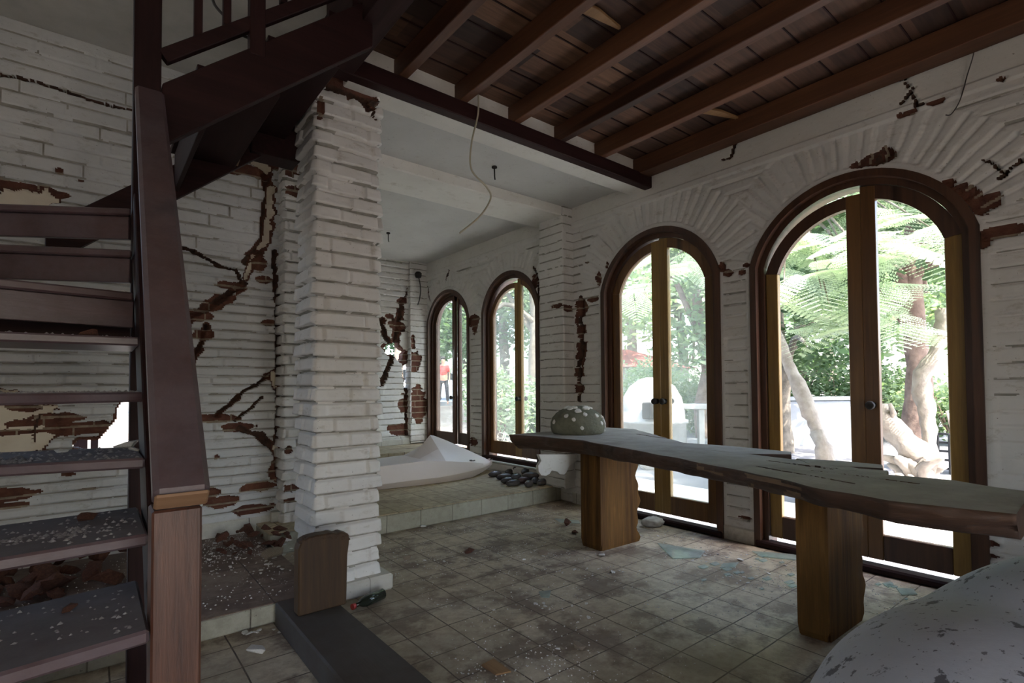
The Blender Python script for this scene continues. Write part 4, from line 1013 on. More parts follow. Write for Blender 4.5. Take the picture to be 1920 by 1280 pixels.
# under the stair
for i in range(46):
    px = RG.uniform(-30, 240); y = RG.uniform(3.7, 4.33); x = onz(px, 1060, LZ)[0]*(y/4.0)
    put(RG.choice(brickM), 'brick_chunk', x, y, LZ+.12*RG.random()*sstep(y, 3.8, 4.2), RG.uniform(.05, .13), 'broken red brick chunk in the dark heap underneath the stair treads', 'rubble', 'brick chunks under the stairs', tilt=.6)
def pchip(px, py, z, s, label, group, me=None, name='plaster_chip', cat='rubble'):
    x, y = onz(px, py, z); return put(me or RG.choice(plasM), name, x, y, z, s, label, cat, group)
for px, py, s, lb in ((608-15, 1015, .055, ''),): pass
pchip(536, 1015, LZ, .06, 'white upright plaster lump at the foot of the wall beside the pillar', None, plasM[0])
pchip(512, 1045, LZ, .085, 'flat pale broken block beside the pillar base on the stair platform', None, cementM[0], 'cement_block')
for i in range(60):
    px, py = RG.uniform(390, 550), 1018+60*RG.random()**1.6
    pchip(px, py, LZ, RG.uniform(.008, .022), 'small white plaster chip scattered on the platform between stair post and pillar', 'plaster chips on the stair platform')
for i in range(22):
    px, py = RG.uniform(395, 560), RG.uniform(1165, 1200)
    pchip(px, py, 0, RG.uniform(.008, .024), 'small plaster chip on the floor along the foot of the stair platform', 'chips below the stair platform')
# main floor debris, following the clusters of the photograph
cl_ = [(790, 1050, 40, 12, 14), (1010, 1040, 60, 14, 26), (1110, 1075, 90, 20, 26), (1260, 1000, 60, 12, 26), (1320, 1045, 70, 16, 30), (1400, 1080, 70, 18, 30), (1450, 1050, 50, 14, 22),
       (1060, 1140, 120, 30, 22), (1000, 1210, 160, 40, 22), (1180, 1270, 40, 10, 24), (1010, 1262, 60, 12, 26), (1440, 1130, 60, 20, 14), (1700, 1110, 50, 14, 24), (850, 985, 110, 8, 22), (720, 1250, 40, 20, 14), (1370, 1150, 30, 30, 8)]
cnt = 0
for cxp, cyp, sx_, sy_, nn_ in cl_:
    for i in range(nn_):
        px, py = RG.gauss(cxp, sx_*.55), RG.gauss(cyp, sy_*.55)
        x, y = onz(px, min(1300, max(950, py)))
        if x > W-.04 or y > 4.0 or (2.6 < x < 3.4 and (.9 < y < 1.3 or 2.5 < y < 2.9)) or (x < 1.05 and y < 2.9) or (((x-2.222)/.90)**2+((y-.273)/.61)**2 < 1.05) or cnt >= 190 or (x < 1.44 and y > 2.9): continue
        cnt += 1
        put(RG.choice(plasM), 'plaster_chip', x, y, 0, RG.choice((.006, .008, .01, .013, .018)), 'tiny pale plaster chip strewn over the tiled floor', 'rubble', 'plaster chips on the tiled floor')
# larger named pieces on the floor
for px, py, s, me, nm, lb in ((1285, 760, 0, None, '', ''),): pass
pchip(763, 1048, 0, .05, 'flat grey mortar piece on the floor right of the pillar base', None, cementM[1], 'mortar_piece')
pchip(1063, 985, 0, .075, 'dark red brick piece on the floor left of the far table leg', None, brickM[1], 'brick_chunk')
pchip(1078, 1000, 0, .045, 'small dark brick fragment in front of the brick piece by the far table leg', None, brickM[3], 'brick_chunk')
pchip(1128, 1042, 0, .035, 'white plaster lump just in front of the far table leg', None, plasM[2])
pchip(1388, 1050, 0, .035, 'cream chunk on the floor near the wide pier between the doors', None, plasM[3])
pchip(1147, 1073, 0, .024, 'small white oval pebble on the floor in front of the far table leg', None, plasM[4])
pchip(792, 988, 0, .05, 'pale plaster lump against the white step, left part of the room', None, plasM[5])
pchip(1018, 1040, 0, .055, 'dark clod in the middle of the debris on the floor', None, cementM[2], 'dirt_clod')
pchip(880, 1035, 0, .05, 'low dark brown clod on the floor between pillar and far table leg', None, brickM[2], 'dirt_clod')
pchip(1085, 1215, 0, .040, 'grey stone fragment lying alone on the near floor tiles', None, cementM[1], 'stone_fragment')
pchip(480, 1222, 0, .06, 'grey slate-like flake on the floor beside the front stair post', None, plasM[1], 'stone_fragment')
# glass shards
def shard(pxs, lb, grp=None):
    P = [Vector((*onz(*p, .006), .004)) for p in pxs]; bm = bmesh.new(); prism(bm, P, (0, 0, .005), 0)
    c_ = sum(P, Vector())/len(P); prop(link('glass_shard', bm2me('g', bm), 'shard_glass', None, (c_.x, c_.y, 0)), lb, 'glass shard', grp)
shard([(1233, 1018), (1322, 1033), (1312, 1045), (1262, 1047)], 'largest greenish glass shard lying on the floor between the two table legs')
shard([(1410, 1033), (1500, 1040), (1497, 1050), (1430, 1043)], 'long thin glass shard along the sill left of the near table leg')
shard([(1356, 1056), (1385, 1054), (1378, 1063), (1350, 1064)], 'small green glass shard beside the cream chunk')
shard([(1010, 1109), (1033, 1107), (1030, 1120), (1015, 1119)], 'green glass shard lying alone on the middle of the tiled floor')
shard([(1040, 972), (1085, 976), (1088, 981), (1050, 979)], 'thin green glass splinter left of the far table leg')
shard([(1680, 1102), (1712, 1104), (1720, 1114), (1690, 1114)], 'greenish glass shard on the floor right of the near table leg')
for i in range(26):
    cxp, cyp = RG.choice(((1390, 1070), (1330, 1075), (1480, 1085), (1680, 1100), (1440, 1045))); a, b = RG.gauss(cxp, 26), max(1040, RG.gauss(cyp, 9)); q = RG.uniform(4, 11)
    x, y = onz(a, b)
    if x > W-.1 or (2.6 < x < 3.25 and .9 < y < 1.25): continue
    shard([(a-q, b), (a+q*.3, b-q*.35), (a+q, b+q*.1), (a, b+q*.4)], 'small broken glass splinter strewn on the floor near the arched doors', 'glass splinters near the doors')
# debris on the treads
def tz(i): return ony(TPX[i][0], TPX[i][1], TR[i][0])[1]
TXR = [ony(p[0], p[1], TR[i][0])[0]-.015 if p else .08 for i, p in enumerate(TPX)]
def ontread(px, py, i): return onz(px, py, tz(i))
def tchip(px, py, i, s, lb, me=None, grp=None, name='plaster_chip'):
    x, y = ontread(px, py, i)
    if not TR[i][0]-.05 < y < TR[i][0]+TR[i][2]-.01: y = min(max(y, TR[i][0]+.03), TR[i][0]+TR[i][2]-.04)
    return put(me or RG.choice(plasM), name, min(x, .09), y, tz(i), s, lb, 'rubble', grp)
tchip(236, 832, 3, .045, 'flat grey plaster slab fragment on the stair tread level with the wall hole', plasM[1])
tchip(262, 845, 3, .02, 'small plaster lump at the rail end of the middle tread', plasM[2])
tchip(120, 838, 3, .022, 'pale chip left of the flat plaster fragment on the stair tread', plasM[4])
tchip(165, 975, 2, .036, 'orange brick lump with a white face on the second lowest visible tread', brickM[0], None, 'brick_chunk')
tchip(165, 612, 5, .035, 'sandy brick lump on the fifth lowest visible tread', brickM[4], None, 'brick_chunk')
tchip(235, 538, 6, .02, 'white plaster flake at the rail end of a high stair tread', plasM[0])
tchip(130, 1145, 1, .02, 'reddish pebble on the lowest visible stair tread', brickM[5], None, 'brick_chunk')
V2, Q2 = [], []
def crumb(x, y, z, q):
    a = RG.uniform(0, 6.3); b = len(V2); k = RG.uniform(.5, 1.2)
    for t in range(4): V2.append((x+q*math.cos(a+t*1.57)*RG.uniform(.6, 1), y+q*math.sin(a+t*1.57)*RG.uniform(.5, 1), z))
    V2.append((x, y, z+q*.7*k)); Q2.extend([(b, b+1, b+4), (b+1, b+2, b+4), (b+2, b+3, b+4), (b+3, b, b+4)])
for i, n_, sz in ((3, 200, (.002, .009)), (4, 330, (.002, .009)), (5, 260, (.002, .008)), (2, 130, (.002, .008)), (1, 110, (.002, .007))):
    a, b, z = nosing(TPX[i], TPL[i], TR[i][0])
    for k in range(n_):
        t = RG.uniform(0, .42)**1.1; x = a[0]-.012+(b[0]-a[0])*t; y0_ = a[1]+(b[1]-a[1])*t
        crumb(x, y0_+RG.uniform(.012, TR[i][2]-.03), z+.0004, RG.uniform(*sz))
for cxx, i, n_ in ((-.03, 2, 90), (-.17, 3, 120), (-.14, 2, 60)):
    a, b, z = nosing(TPX[i], TPL[i], TR[i][0])
    for k in range(n_): crumb(min(a[0]-.012, RG.gauss(cxx, .03)), a[1]+.08+abs(RG.gauss(.03, .03)), z+.0004, RG.uniform(.002, .007))
prop(link('stair_grit', arr_mesh('g', V2, Q2), 'grit_grey'), 'grey plaster crumbs scattered over the dusty stair treads', 'grit', None, 'stuff')
# crumpled bag by the door and bottle at the pillar foot
bm = bmesh.new(); ball(bm, (0, 0, 0), (.10, .055, .05), 4)
for v in bm.verts: v.co *= 1+.5*(float(fbm(v.co.x*40, v.co.y*40+v.co.z*60, 3))-.5); v.co.z = max(v.co.z, -.035)
bx0, by0 = onz(1224, 980, .03); o = link('crumpled_bag', bm2me('b', bm), 'bag', None, None, True); o.location = (min(bx0, W-.13), by0, .036); o.rotation_euler = (0, 0, -.6)
prop(o, 'crumpled white plastic bag on the floor by the sill behind the far table leg', 'bag')
bo = empty('glass_bottle', (*onz(690, 1122, .03), .03), 'dark glass bottle lying at the foot of the brick pillar', 'bottle')
bx0, by0 = onz(690, 1125, .03)
bm = bmesh.new(); tube(bm, [(bx0+.10, by0+.03, .033), (bx0-.02, by0-.01, .033), (bx0-.045, by0-.018, .033), (bx0-.06, by0-.023, .033), (bx0-.09, by0-.033, .033)], [.03, .03, .022, .012, .011], 14); link('bottle_body', bm2me('b', bm), 'bottle_glass', bo)
bm = bmesh.new(); tube(bm, [(bx0-.088, by0-.032, .033), (bx0-.105, by0-.038, .033)], [.016, .016], 12); link('cap', bm2me('b', bm), 'red_plastic', bo)['label'] = 'red cap'
# litter
bm = bmesh.new(); a = [Vector((*onz(*p), .004)) for p in ((903, 1250), (925, 1238), (945, 1252), (958, 1262), (930, 1268))]; prism(bm, a, (0, 0, .006), 0)
prop(link('paper_scrap', bm2me('p', bm), 'pale_board'), 'crumpled tan paper scrap on the floor at the bottom edge', 'litter')
# fine grit lying in drifts
def grit(name, regions, z, label, n=900, s=(.002, .006)):
    V2, Q2 = [], []
    rg = np.random.default_rng(5)
    for (x0, x1, y0, y1, k) in regions:
        for i in range(int(n*k)):
            x, y = rg.uniform(x0, x1), rg.uniform(y0, y1); q = rg.uniform(*s); a = rg.uniform(0, 6.3); b = len(V2)
            for t in range(3): V2.append((x+q*math.cos(a+t*2.1), y+q*math.sin(a+t*2.1), z))
            V2.append((x, y, z+q*.9)); Q2 += [(b, b+1, b+3), (b+1, b+2, b+3), (b+2, b, b+3), (b, b+2, b+1)]
    o = link(name, arr_mesh(name, V2, Q2), 'plaster_bits'); prop(o, label, 'grit', None, 'stuff')
grit('plaster_grit', [(1.5, 2.6, 2.2, 4.0, .7), (2.6, 3.85, 1.3, 3.9, 1.3), (1.2, 2.6, 1.3, 2.2, .3), (3.1, 3.85, .9, 1.6, .5), (1.2, 1.7, 1.2, 1.9, .3)], .0005, 'fine pale grit strewn across the tiled floor')
grit('rubble_grit', [(.25, .96, 3.75, 4.4, .8), (.25, .9, 2.95, 3.75, .25), (-.6, .25, 3.4, 4.3, .35)], LZ+.0005, 'fine plaster grit on the platform at the foot of the cracked wall', 900, (.002, .007))

# ------------------------------------------------------------------ outdoors
nx_, ny_ = 60, 60; xs = np.linspace(-30, 60, nx_); ys = np.linspace(-30, 60, ny_); X, Y = np.meshgrid(xs, ys, indexing='ij')
rise = lambda x, y: .72*sstep(y, 13, 16)
Z = -.16+rise(X, Y)+.0*X; V_ = np.stack((X, Y, Z), -1).reshape(-1, 3); idx = np.arange(nx_*ny_).reshape(nx_, ny_)
q = np.stack((idx[:-1, :-1], idx[1:, :-1], idx[1:, 1:], idx[:-1, 1:]), -1).reshape(-1, 4)
prop(link('ground', arr_mesh('g', V_, q, None, True), 'ground_earth'), kind='structure')
slab('floor_patio', (W+.2, -6, -.14), (17, 9.0, -.04), 'patio', .01)
slab('floor_apron', (W+.2, -6, -.13), (5.75, 9.0, -.025), 'apron', .01)
slab('floor_road', (5, 17, .50), (40, 26, .60), 'road', .01)
slab('trim_kerb', (5, 16.6, .3), (40, 17, .70), 'wall_out', .01)
def gp(px, depth_pt): pass
def dirp(px, dist, z=0.):
    """point on the viewing azimuth of a photo column at a ground distance"""
    a = YAW+math.atan((px-960)/FPX); return Vector((math.sin(a)*dist, math.cos(a)*dist, z))
# low garden wall
bm = bmesh.new(); p = dirp(1400, 12.0); q = dirp(1602, 13.2); d = (q-p).normalized(); rodbox(bm, (p.x, p.y, .40), (q.x, q.y, .40), .22, .96, bev=.01)
rodbox(bm, (p.x, p.y, .93), (q.x, q.y, .93), .30, .08, bev=.01)
prop(link('garden_wall', bm2me('w', bm), 'wall_out'), 'low pale garden wall seen outside through the large clear arch', 'wall')
# foliage
def leaves(n, blobs, size, seed, flat=.5):
    rg = np.random.default_rng(seed); B = np.array(blobs); wts = (B[:, 3]*B[:, 4]*B[:, 5])**.75; wts /= wts.sum()
    k = rg.choice(len(B), n, p=wts); v = rg.normal(size=(n, 3)); v /= np.linalg.norm(v, axis=1)[:, None]; r = rg.uniform(.35, 1, n)**.45
    C = B[k, :3]+v*B[k, 3:6]*r[:, None]*(1+.25*rg.normal(size=(n, 1)))
    a = rg.normal(size=(n, 3)); a[:, 2] *= flat; a /= np.linalg.norm(a, axis=1)[:, None]; b = np.cross(a, rg.normal(size=(n, 3))); b /= np.linalg.norm(b, axis=1)[:, None]
    s = size*rg.uniform(.6, 1.3, (n, 1))
    V = np.stack((C-a*s, C+b*s*.42, C+a*s, C-b*s*.42), 1).reshape(-1, 3); Q = np.arange(4*n).reshape(n, 4); return V, Q
def trunk_pts(base, top, bend, seed, n=7):
    rg = random.Random(seed); out = []
    for i in range(n):
        t = i/(n-1); p = Vector(base).lerp(Vector(top), t); out.append(p+Vector((rg.uniform(-1, 1)*bend*math.sin(t*3.1), rg.uniform(-1, 1)*bend*math.sin(t*3.1), 0)))
    return smooth_path(out, 3)
def tree(name, base, h, cr, n, size, lm, bark, label, seed, tr=.14, low=.45, lean=(0, 0), branches=5, grp='trees in the garden', cat='tree', dens=9):
    base = Vector(base); rg = random.Random(seed); root = empty(name, tuple(base), label, cat, grp)
    bm = bmesh.new(); top = base+Vector((lean[0], lean[1], h*.8)); P = trunk_pts(base, top, .12, seed)
    tube(bm, P, [tr*(1-.65*i/len(P)) for i in range(len(P))], 9, 0, .18, seed)
    blobs = [(top.x, top.y, top.z+.1*h, cr*.6, cr*.6, h*.16)]
    for i in range(branches):
        a = 2*math.pi*i/branches+rg.random(); s = P[int(len(P)*rg.uniform(.35, .8))]; e = base+Vector((lean[0]*.6+cr*.75*math.cos(a), lean[1]*.6+cr*.75*math.sin(a), h*rg.uniform(low, .95)))
        m_ = s.lerp(e, .5)+Vector((0, 0, .12*h*rg.random())); tube(bm, smooth_path([s, m_, e], 4), [tr*.45*(1-.08*k) for k in range(9)], 6, 0, .2, seed+i)
    link('trunk', bm2me('t', bm), bark, root)
    for i in range(dens):
        a = rg.uniform(0, 6.3); rr_ = cr*rg.uniform(.2, .85); blobs.append((base.x+lean[0]*.7+rr_*math.cos(a), base.y+lean[1]*.7+rr_*math.sin(a), base.z+h*rg.uniform(low, .98), cr*rg.uniform(.25, .48), cr*rg.uniform(.25, .48), h*rg.uniform(.06, .13)))
    V, Q = leaves(n, blobs, size, seed); link('foliage', arr_mesh('f', V, Q), lm, root); return root
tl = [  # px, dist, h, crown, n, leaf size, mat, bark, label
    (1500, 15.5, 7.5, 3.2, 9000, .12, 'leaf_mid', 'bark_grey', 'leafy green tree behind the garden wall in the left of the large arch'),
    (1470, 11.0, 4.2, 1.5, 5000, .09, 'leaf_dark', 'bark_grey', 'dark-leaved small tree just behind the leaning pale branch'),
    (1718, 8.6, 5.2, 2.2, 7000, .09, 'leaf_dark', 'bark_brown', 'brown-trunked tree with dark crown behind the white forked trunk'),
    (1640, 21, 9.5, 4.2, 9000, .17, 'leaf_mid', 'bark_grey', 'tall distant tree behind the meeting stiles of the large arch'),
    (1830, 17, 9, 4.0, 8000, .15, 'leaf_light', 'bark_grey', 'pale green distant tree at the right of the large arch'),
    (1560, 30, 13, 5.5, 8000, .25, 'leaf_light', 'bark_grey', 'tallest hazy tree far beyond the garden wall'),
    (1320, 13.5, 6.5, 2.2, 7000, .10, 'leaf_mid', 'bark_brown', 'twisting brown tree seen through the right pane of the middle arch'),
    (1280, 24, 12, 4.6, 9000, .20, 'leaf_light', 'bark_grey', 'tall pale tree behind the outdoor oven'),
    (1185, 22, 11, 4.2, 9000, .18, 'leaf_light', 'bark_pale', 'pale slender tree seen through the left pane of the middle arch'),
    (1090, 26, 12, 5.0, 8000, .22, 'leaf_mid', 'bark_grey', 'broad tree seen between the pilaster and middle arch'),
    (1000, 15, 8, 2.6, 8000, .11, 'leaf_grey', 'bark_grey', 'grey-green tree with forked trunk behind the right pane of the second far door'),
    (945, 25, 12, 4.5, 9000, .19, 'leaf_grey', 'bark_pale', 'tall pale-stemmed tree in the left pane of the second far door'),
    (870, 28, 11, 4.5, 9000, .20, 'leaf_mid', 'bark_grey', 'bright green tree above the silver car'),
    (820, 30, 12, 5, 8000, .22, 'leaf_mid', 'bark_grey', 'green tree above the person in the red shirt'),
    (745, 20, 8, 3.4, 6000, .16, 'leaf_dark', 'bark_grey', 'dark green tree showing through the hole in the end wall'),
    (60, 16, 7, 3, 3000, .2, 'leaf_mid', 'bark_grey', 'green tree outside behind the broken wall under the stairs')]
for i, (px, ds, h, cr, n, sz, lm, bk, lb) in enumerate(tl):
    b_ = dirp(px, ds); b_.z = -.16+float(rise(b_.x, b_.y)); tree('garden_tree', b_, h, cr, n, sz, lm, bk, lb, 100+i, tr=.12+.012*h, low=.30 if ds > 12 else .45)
# shrubs
for i, (px, ds, h, cr, lm, lb) in enumerate(((935, 11, 1.9, .9, 'leaf_grey', 'grey-green shrub in the left pane of the second far door'), (990, 12, 1.6, .9, 'leaf_grey', 'bright shrub low in the right pane of the second far door'),
        (1310, 14.5, 1.8, 1.1, 'leaf_mid', 'green shrub behind the outdoor worktop'), (1240, 16, 2.2, 1.4, 'leaf_light', 'light green shrub behind the outdoor oven'), (1570, 15.4, 2.2, 1.6, 'leaf_dark', 'dark shrub rising behind the garden wall'),
        (1475, 15.2, 2.8, 1.5, 'leaf_mid', 'shrub rising behind the left end of the garden wall'), (1790, 14, 1.6, 1.2, 'leaf_mid', 'green shrub beside the right post of the large arch'), (1660, 15, 1.8, 1.2, 'leaf_mid', 'shrub in front of the blue fence'))):
    b_ = dirp(px, ds); b_.z = -.16+float(rise(b_.x, b_.y)); rg = random.Random(i)
    root = empty('garden_shrub', tuple(b_), lb, 'shrub', 'shrubs in the garden')
    bm = bmesh.new()
    for k in range(6): tube(bm, [b_, b_+Vector((rg.uniform(-.5, .5)*cr, rg.uniform(-.5, .5)*cr, h*.7))], [.025, .008], 5)
    link('stem', bm2me('s', bm), 'bark_brown', root)
    V, Q = leaves(3200, [(b_.x+rg.uniform(-.5, .5)*cr, b_.y+rg.uniform(-.5, .5)*cr, b_.z+h*rg.uniform(.25, .8), cr*.55, cr*.55, h*.25) for k in range(6)], .07, 40+i); link('foliage', arr_mesh('f', V, Q), lm, root)
# feathery tree close to the large arch: drooping pinnate fronds
def frond(V, Q, p, d, L, seed):
    rg = random.Random(seed); d = d.normalized(); side = d.cross(Vector((0, 0, 1))).normalized(); N = 15
    for i in range(N):
        t = (i+1)/N; c = p+d*L*t+Vector((0, 0, -.38*L*t*t)); w_ = L*.40*math.sin(math.pi*min(1, t*.80+.18))
        for s in (-1, 1):
            e = c+side*s*w_+d*w_*.45+Vector((0, 0, -.28*w_)); ax = (e-c); m = 11; an = ax.normalized()
            for k in range(m):
                u = (k+.7)/m; q = c+ax*u; ln = (.036*(1-.35*u))*L/.7
                for s2 in (-1, 1):
                    tip = q+d*s2*ln+an*ln*.5; wv = an*ax.length/m*.36; b = len(V)
                    V += [q-wv, q+wv, tip+wv*.5, tip-wv*.5]; Q.append((b, b+1, b+2, b+3))
ft = empty('feathery_tree', (6.9, 3.4, -.1), 'feathery pale green tree with drooping fern-like fronds right outside the large arch', 'tree')
bm = bmesh.new(); tube(bm, smooth_path([(6.9, 3.4, -.16), (6.85, 3.3, 1.6), (6.7, 3.0, 3.1), (6.4, 2.4, 3.9)], 5), [.11, .11, .10, .10, .10, .09, .09, .08, .08, .08, .07, .07, .06, .05, .05, .04], 9, 0, .2)
rg = random.Random(9); V_, Q_ = [], []
spots = [(1470, 560, 5.6), (1500, 470, 6.0), (1540, 560, 5.8), (1560, 440, 6.4), (1600, 520, 6.0), (1560, 610, 6.2), (1650, 480, 5.4), (1660, 580, 5.6), (1690, 430, 6.2), 
         (1750, 450, 6.0), (1650, 640, 5.8), (1440, 500, 6.2), (1810, 440, 6.3), (1620, 400, 6.6), (1570, 370, 6.8), (1680, 370, 6.6), (1330, 520, 7.6), (1200, 560, 8.6), (1290, 470, 7.8)]
for i, (px, py, ds) in enumerate(spots):
    dr = ray(px, py); dr = dr/math.hypot(dr[0], dr[1]); e = Vector((dr[0]*ds, dr[1]*ds, H_EYE+dr[2]*ds+.1)); s_ = Vector((6.6, 2.8, 3.3))
    tube(bm, smooth_path([s_, s_.lerp(e, .5)+Vector((0, 0, .35)), e], 4), [.026, .024, .022, .02, .016, .012, .010, .008, .006], 5)
    for k in range(5):
        a = rg.uniform(0, 6.3); frond(V_, Q_, e+Vector((rg.uniform(-.2, .2), rg.uniform(-.2, .2), rg.uniform(-.15, .15))), Vector((math.cos(a), math.sin(a), rg.uniform(-.35, .3))), rg.uniform(.5, .85), i*9+k)
link('trunk', bm2me('t', bm), 'bark_grey', ft)
link('fronds', arr_mesh('f', [tuple(v) for v in V_], Q_), 'frond', ft)
# leaning pale branch trunk
def P3(px, py, dist): 
    d = ray(px, py); d = d/math.hypot(d[0], d[1]); return Vector((d[0]*dist, d[1]*dist, H_EYE+d[2]*dist))
bm = bmesh.new(); tube(bm, smooth_path([P3(1430, 560, 7.2), P3(1462, 640, 7.0), P3(1482, 690, 6.9), P3(1515, 765, 6.7), P3(1532, 810, 6.6), P3(1545, 850, 6.5), P3(1560, 940, 6.4)], 5), [.055]*6+[.062]*6+[.085]*5+[.06]*7+[.09]*7, 10, 0, .28, 3)
tube(bm, [P3(1532, 810, 6.6), P3(1548, 850, 6.5), P3(1572, 905, 6.4)], [.07, .06, .05], 8, 0, .3, 5)
prop(link('leaning_branch', bm2me('b', bm), 'bark_pale', None, tuple(P3(1560, 940, 6.4))), 'pale mottled bare trunk leaning across the left half of the large arch', 'tree trunk')
# white forked dead trunk with its root mass
dt = empty('dead_trunk', (*[v for v in P3(1745, 900, 6.3)[:2]], -.1), 'sun-bleached forked dead trunk standing in the right half of the large arch', 'tree trunk')
bm = bmesh.new(); tube(bm, smooth_path([P3(1735, 905, 6.2), P3(1742, 830, 6.25), P3(1738, 770, 6.3), P3(1728, 710, 6.3), P3(1752, 665, 6.3), P3(1766, 620, 6.3), P3(1772, 578, 6.3)], 5), [.075]*5+[.06]*5+[.075]*5+[.07]*5+[.055]*5+[.065]*6, 10, 0, .4, 6)
link('stem', bm2me('b', bm), 'bark_pale', dt)
bm = bmesh.new(); tube(bm, smooth_path([P3(1640, 762, 6.2), P3(1662, 790, 6.15), P3(1690, 820, 6.1), P3(1725, 862, 6.05)], 4), [.06, .10, .09, .09, .10, .10, .1, .1, .11, .11, .12, .12, .12], 9, 0, .4, 7)
tube(bm, [P3(1668, 800, 6.1), P3(1675, 775, 6.1), P3(1668, 756, 6.1)], [.04, .03, .015], 6, 0, .3, 1); tube(bm, [P3(1790, 820, 6.0), P3(1775, 770, 6.0)], [.02, .01], 6)
link('branch', bm2me('b', bm), 'bark_pale', dt)
bm = bmesh.new(); rg = random.Random(3)
hub = P3(1735, 915, 6.0); ball(bm, hub, (.16, .16, .14), 2, .6, 1)
for i in range(30):
    e = P3(1645+rg.random()*145, 850+rg.random()*70, rg.uniform(5.7, 6.2)); m_ = hub.lerp(e, .5)+Vector((rg.uniform(-.08, .08), rg.uniform(-.08, .08), rg.uniform(-.03, .12)))
    tube(bm, smooth_path([hub, m_, e], 4), [.07, .066, .06, .05, .046, .04, .034, .026, .012], 7, 0, .6, i)
link('root_mass', bm2me('b', bm), 'bark_pale', dt)
for px, lb in ((151, 'left dark post standing behind the broken hole in the stair wall'), (177, 'slim dark post just right of the other behind the wall hole')):
    x_, y_ = onz(px, 830, 0); k_ = 5.6/y_; bm = bmesh.new(); box(bm, (x_*k_-(.045 if px < 160 else .025), 5.56, -.16), (x_*k_+(.045 if px < 160 else .025), 5.64, 2.6), .004)
    prop(link('wooden_post', bm2me('p', bm), 'dark_wood_z'), lb, 'post')
# distant blue panels, crate
for i, (px, lb) in enumerate(((1655, 'blue panel far beyond the garden, left of the pair'), (1680, 'teal panel far beyond the garden, right of the pair'))):
    c_ = dirp(px, 26, .0); bm = bmesh.new(); s = Vector((math.cos(YAW), -math.sin(YAW), 0)); rodbox(bm, c_-s*.5+Vector((0, 0, .55)), c_+s*.15+Vector((0, 0, .55)), .06, .75, bev=.01)
    rodbox(bm, c_-s*.45+Vector((0, 0, -.16)), c_-s*.45+Vector((0, 0, .6)), .05, .05); prop(link('fence_panel', bm2me('b', bm), 'blue_paint'), lb, 'panel')
c_ = P3(1745, 800, 9.5); bm = bmesh.new()
for k in range(6): box(bm, (c_.x-.02, c_.y-.35+.13*k, -.04), (c_.x+.02, c_.y-.32+.13*k, .52), .003)
for k in range(5): box(bm, (c_.x-.01, c_.y-.35, .02+.12*k), (c_.x+.01, c_.y+.36, .05+.12*k), .003)
box(bm, (c_.x, c_.y-.35, -.04), (c_.x+.5, c_.y-.32, .5), .003); box(bm, (c_.x, c_.y+.33, -.04), (c_.x+.5, c_.y+.36, .5), .003)
prop(link('slatted_crate', bm2me('b', bm), 'rubber'), 'dark slatted crate behind the white forked trunk', 'crate')
# outdoor oven and worktop through the middle arch
oc = dirp(1222, 10.4); ov = empty('outdoor_oven', (oc.x, oc.y, -.04), 'white domed outdoor oven behind the hazy middle arch', 'oven')
bm = bmesh.new(); lathe(bm, [(.62, 0), (.62, .55), (.66, .56), (.66, .62), (.60, .63), (.60, .8), (.54, 1.05), (.42, 1.25), (.24, 1.38), (.1, 1.42)], (oc.x, oc.y, -.04), 24); link('oven_body', bm2me('o', bm), 'white_oven', ov)
bm = bmesh.new(); tube(bm, [(oc.x+.35, oc.y+.1, 1.0), (oc.x+.35, oc.y+.1, 1.75)], [.10, .09], 12); link('chimney', bm2me('o', bm), 'white_oven', ov)
bm = bmesh.new(); v_ = (Vector((0, 0, 0))-oc).normalized(); box(bm, (oc.x+v_.x*.58-.18, oc.y+v_.y*.58-.10, .62), (oc.x+v_.x*.58+.18, oc.y+v_.y*.58+.10, .92), .02); link('mouth', bm2me('o', bm), 'iron', ov)['label'] = 'dark oven mouth'
wc = dirp(1302, 10.6); wk = empty('outdoor_worktop', (wc.x, wc.y, -.04), 'white masonry worktop with open bays beside the outdoor oven', 'worktop')
bm = bmesh.new(); s = Vector((math.cos(.95), -math.sin(.95), 0)); rodbox(bm, wc-s*1.0+Vector((0, 0, .82)), wc+s*.55+Vector((0, 0, .82)), .6, .09, bev=.01); link('top', bm2me('o', bm), 'white_oven', wk)
for k in (-.95, -.4, .1, .5):
    bm = bmesh.new(); rodbox(bm, wc+s*k+Vector((0, 0, -.1)), wc+s*k+Vector((0, 0, .78)), .55, .10, up=tuple(s), bev=.01); link('support', bm2me('o', bm), 'white_oven', wk)
sh = dirp(1172, 21); pv = empty('garden_pavilion', (sh.x, sh.y, -.1), 'small pavilion with a reddish roof far behind the outdoor oven', 'pavilion')
bm = bmesh.new(); b = bmesh.new(); c_ = [b.verts.new((sh.x+a*2.0, sh.y+d_*2.0, 1.9)) for a, d_ in ((-1, -1), (1, -1), (1, 1), (-1, 1))]; t_p = b.verts.new((sh.x, sh.y, 2.7))
for k in range(4): b.faces.new((c_[k], c_[(k+1) % 4], t_p))
b.faces.new(c_[::-1]); merge(bm, b); link('roof', bm2me('r', bm), 'roof_red', pv)
bm = bmesh.new(); box(bm, (sh.x-1.7, sh.y-1.7, -.1), (sh.x+1.7, sh.y+1.7, 1.9), .02); link('walls', bm2me('r', bm), 'concrete', pv)
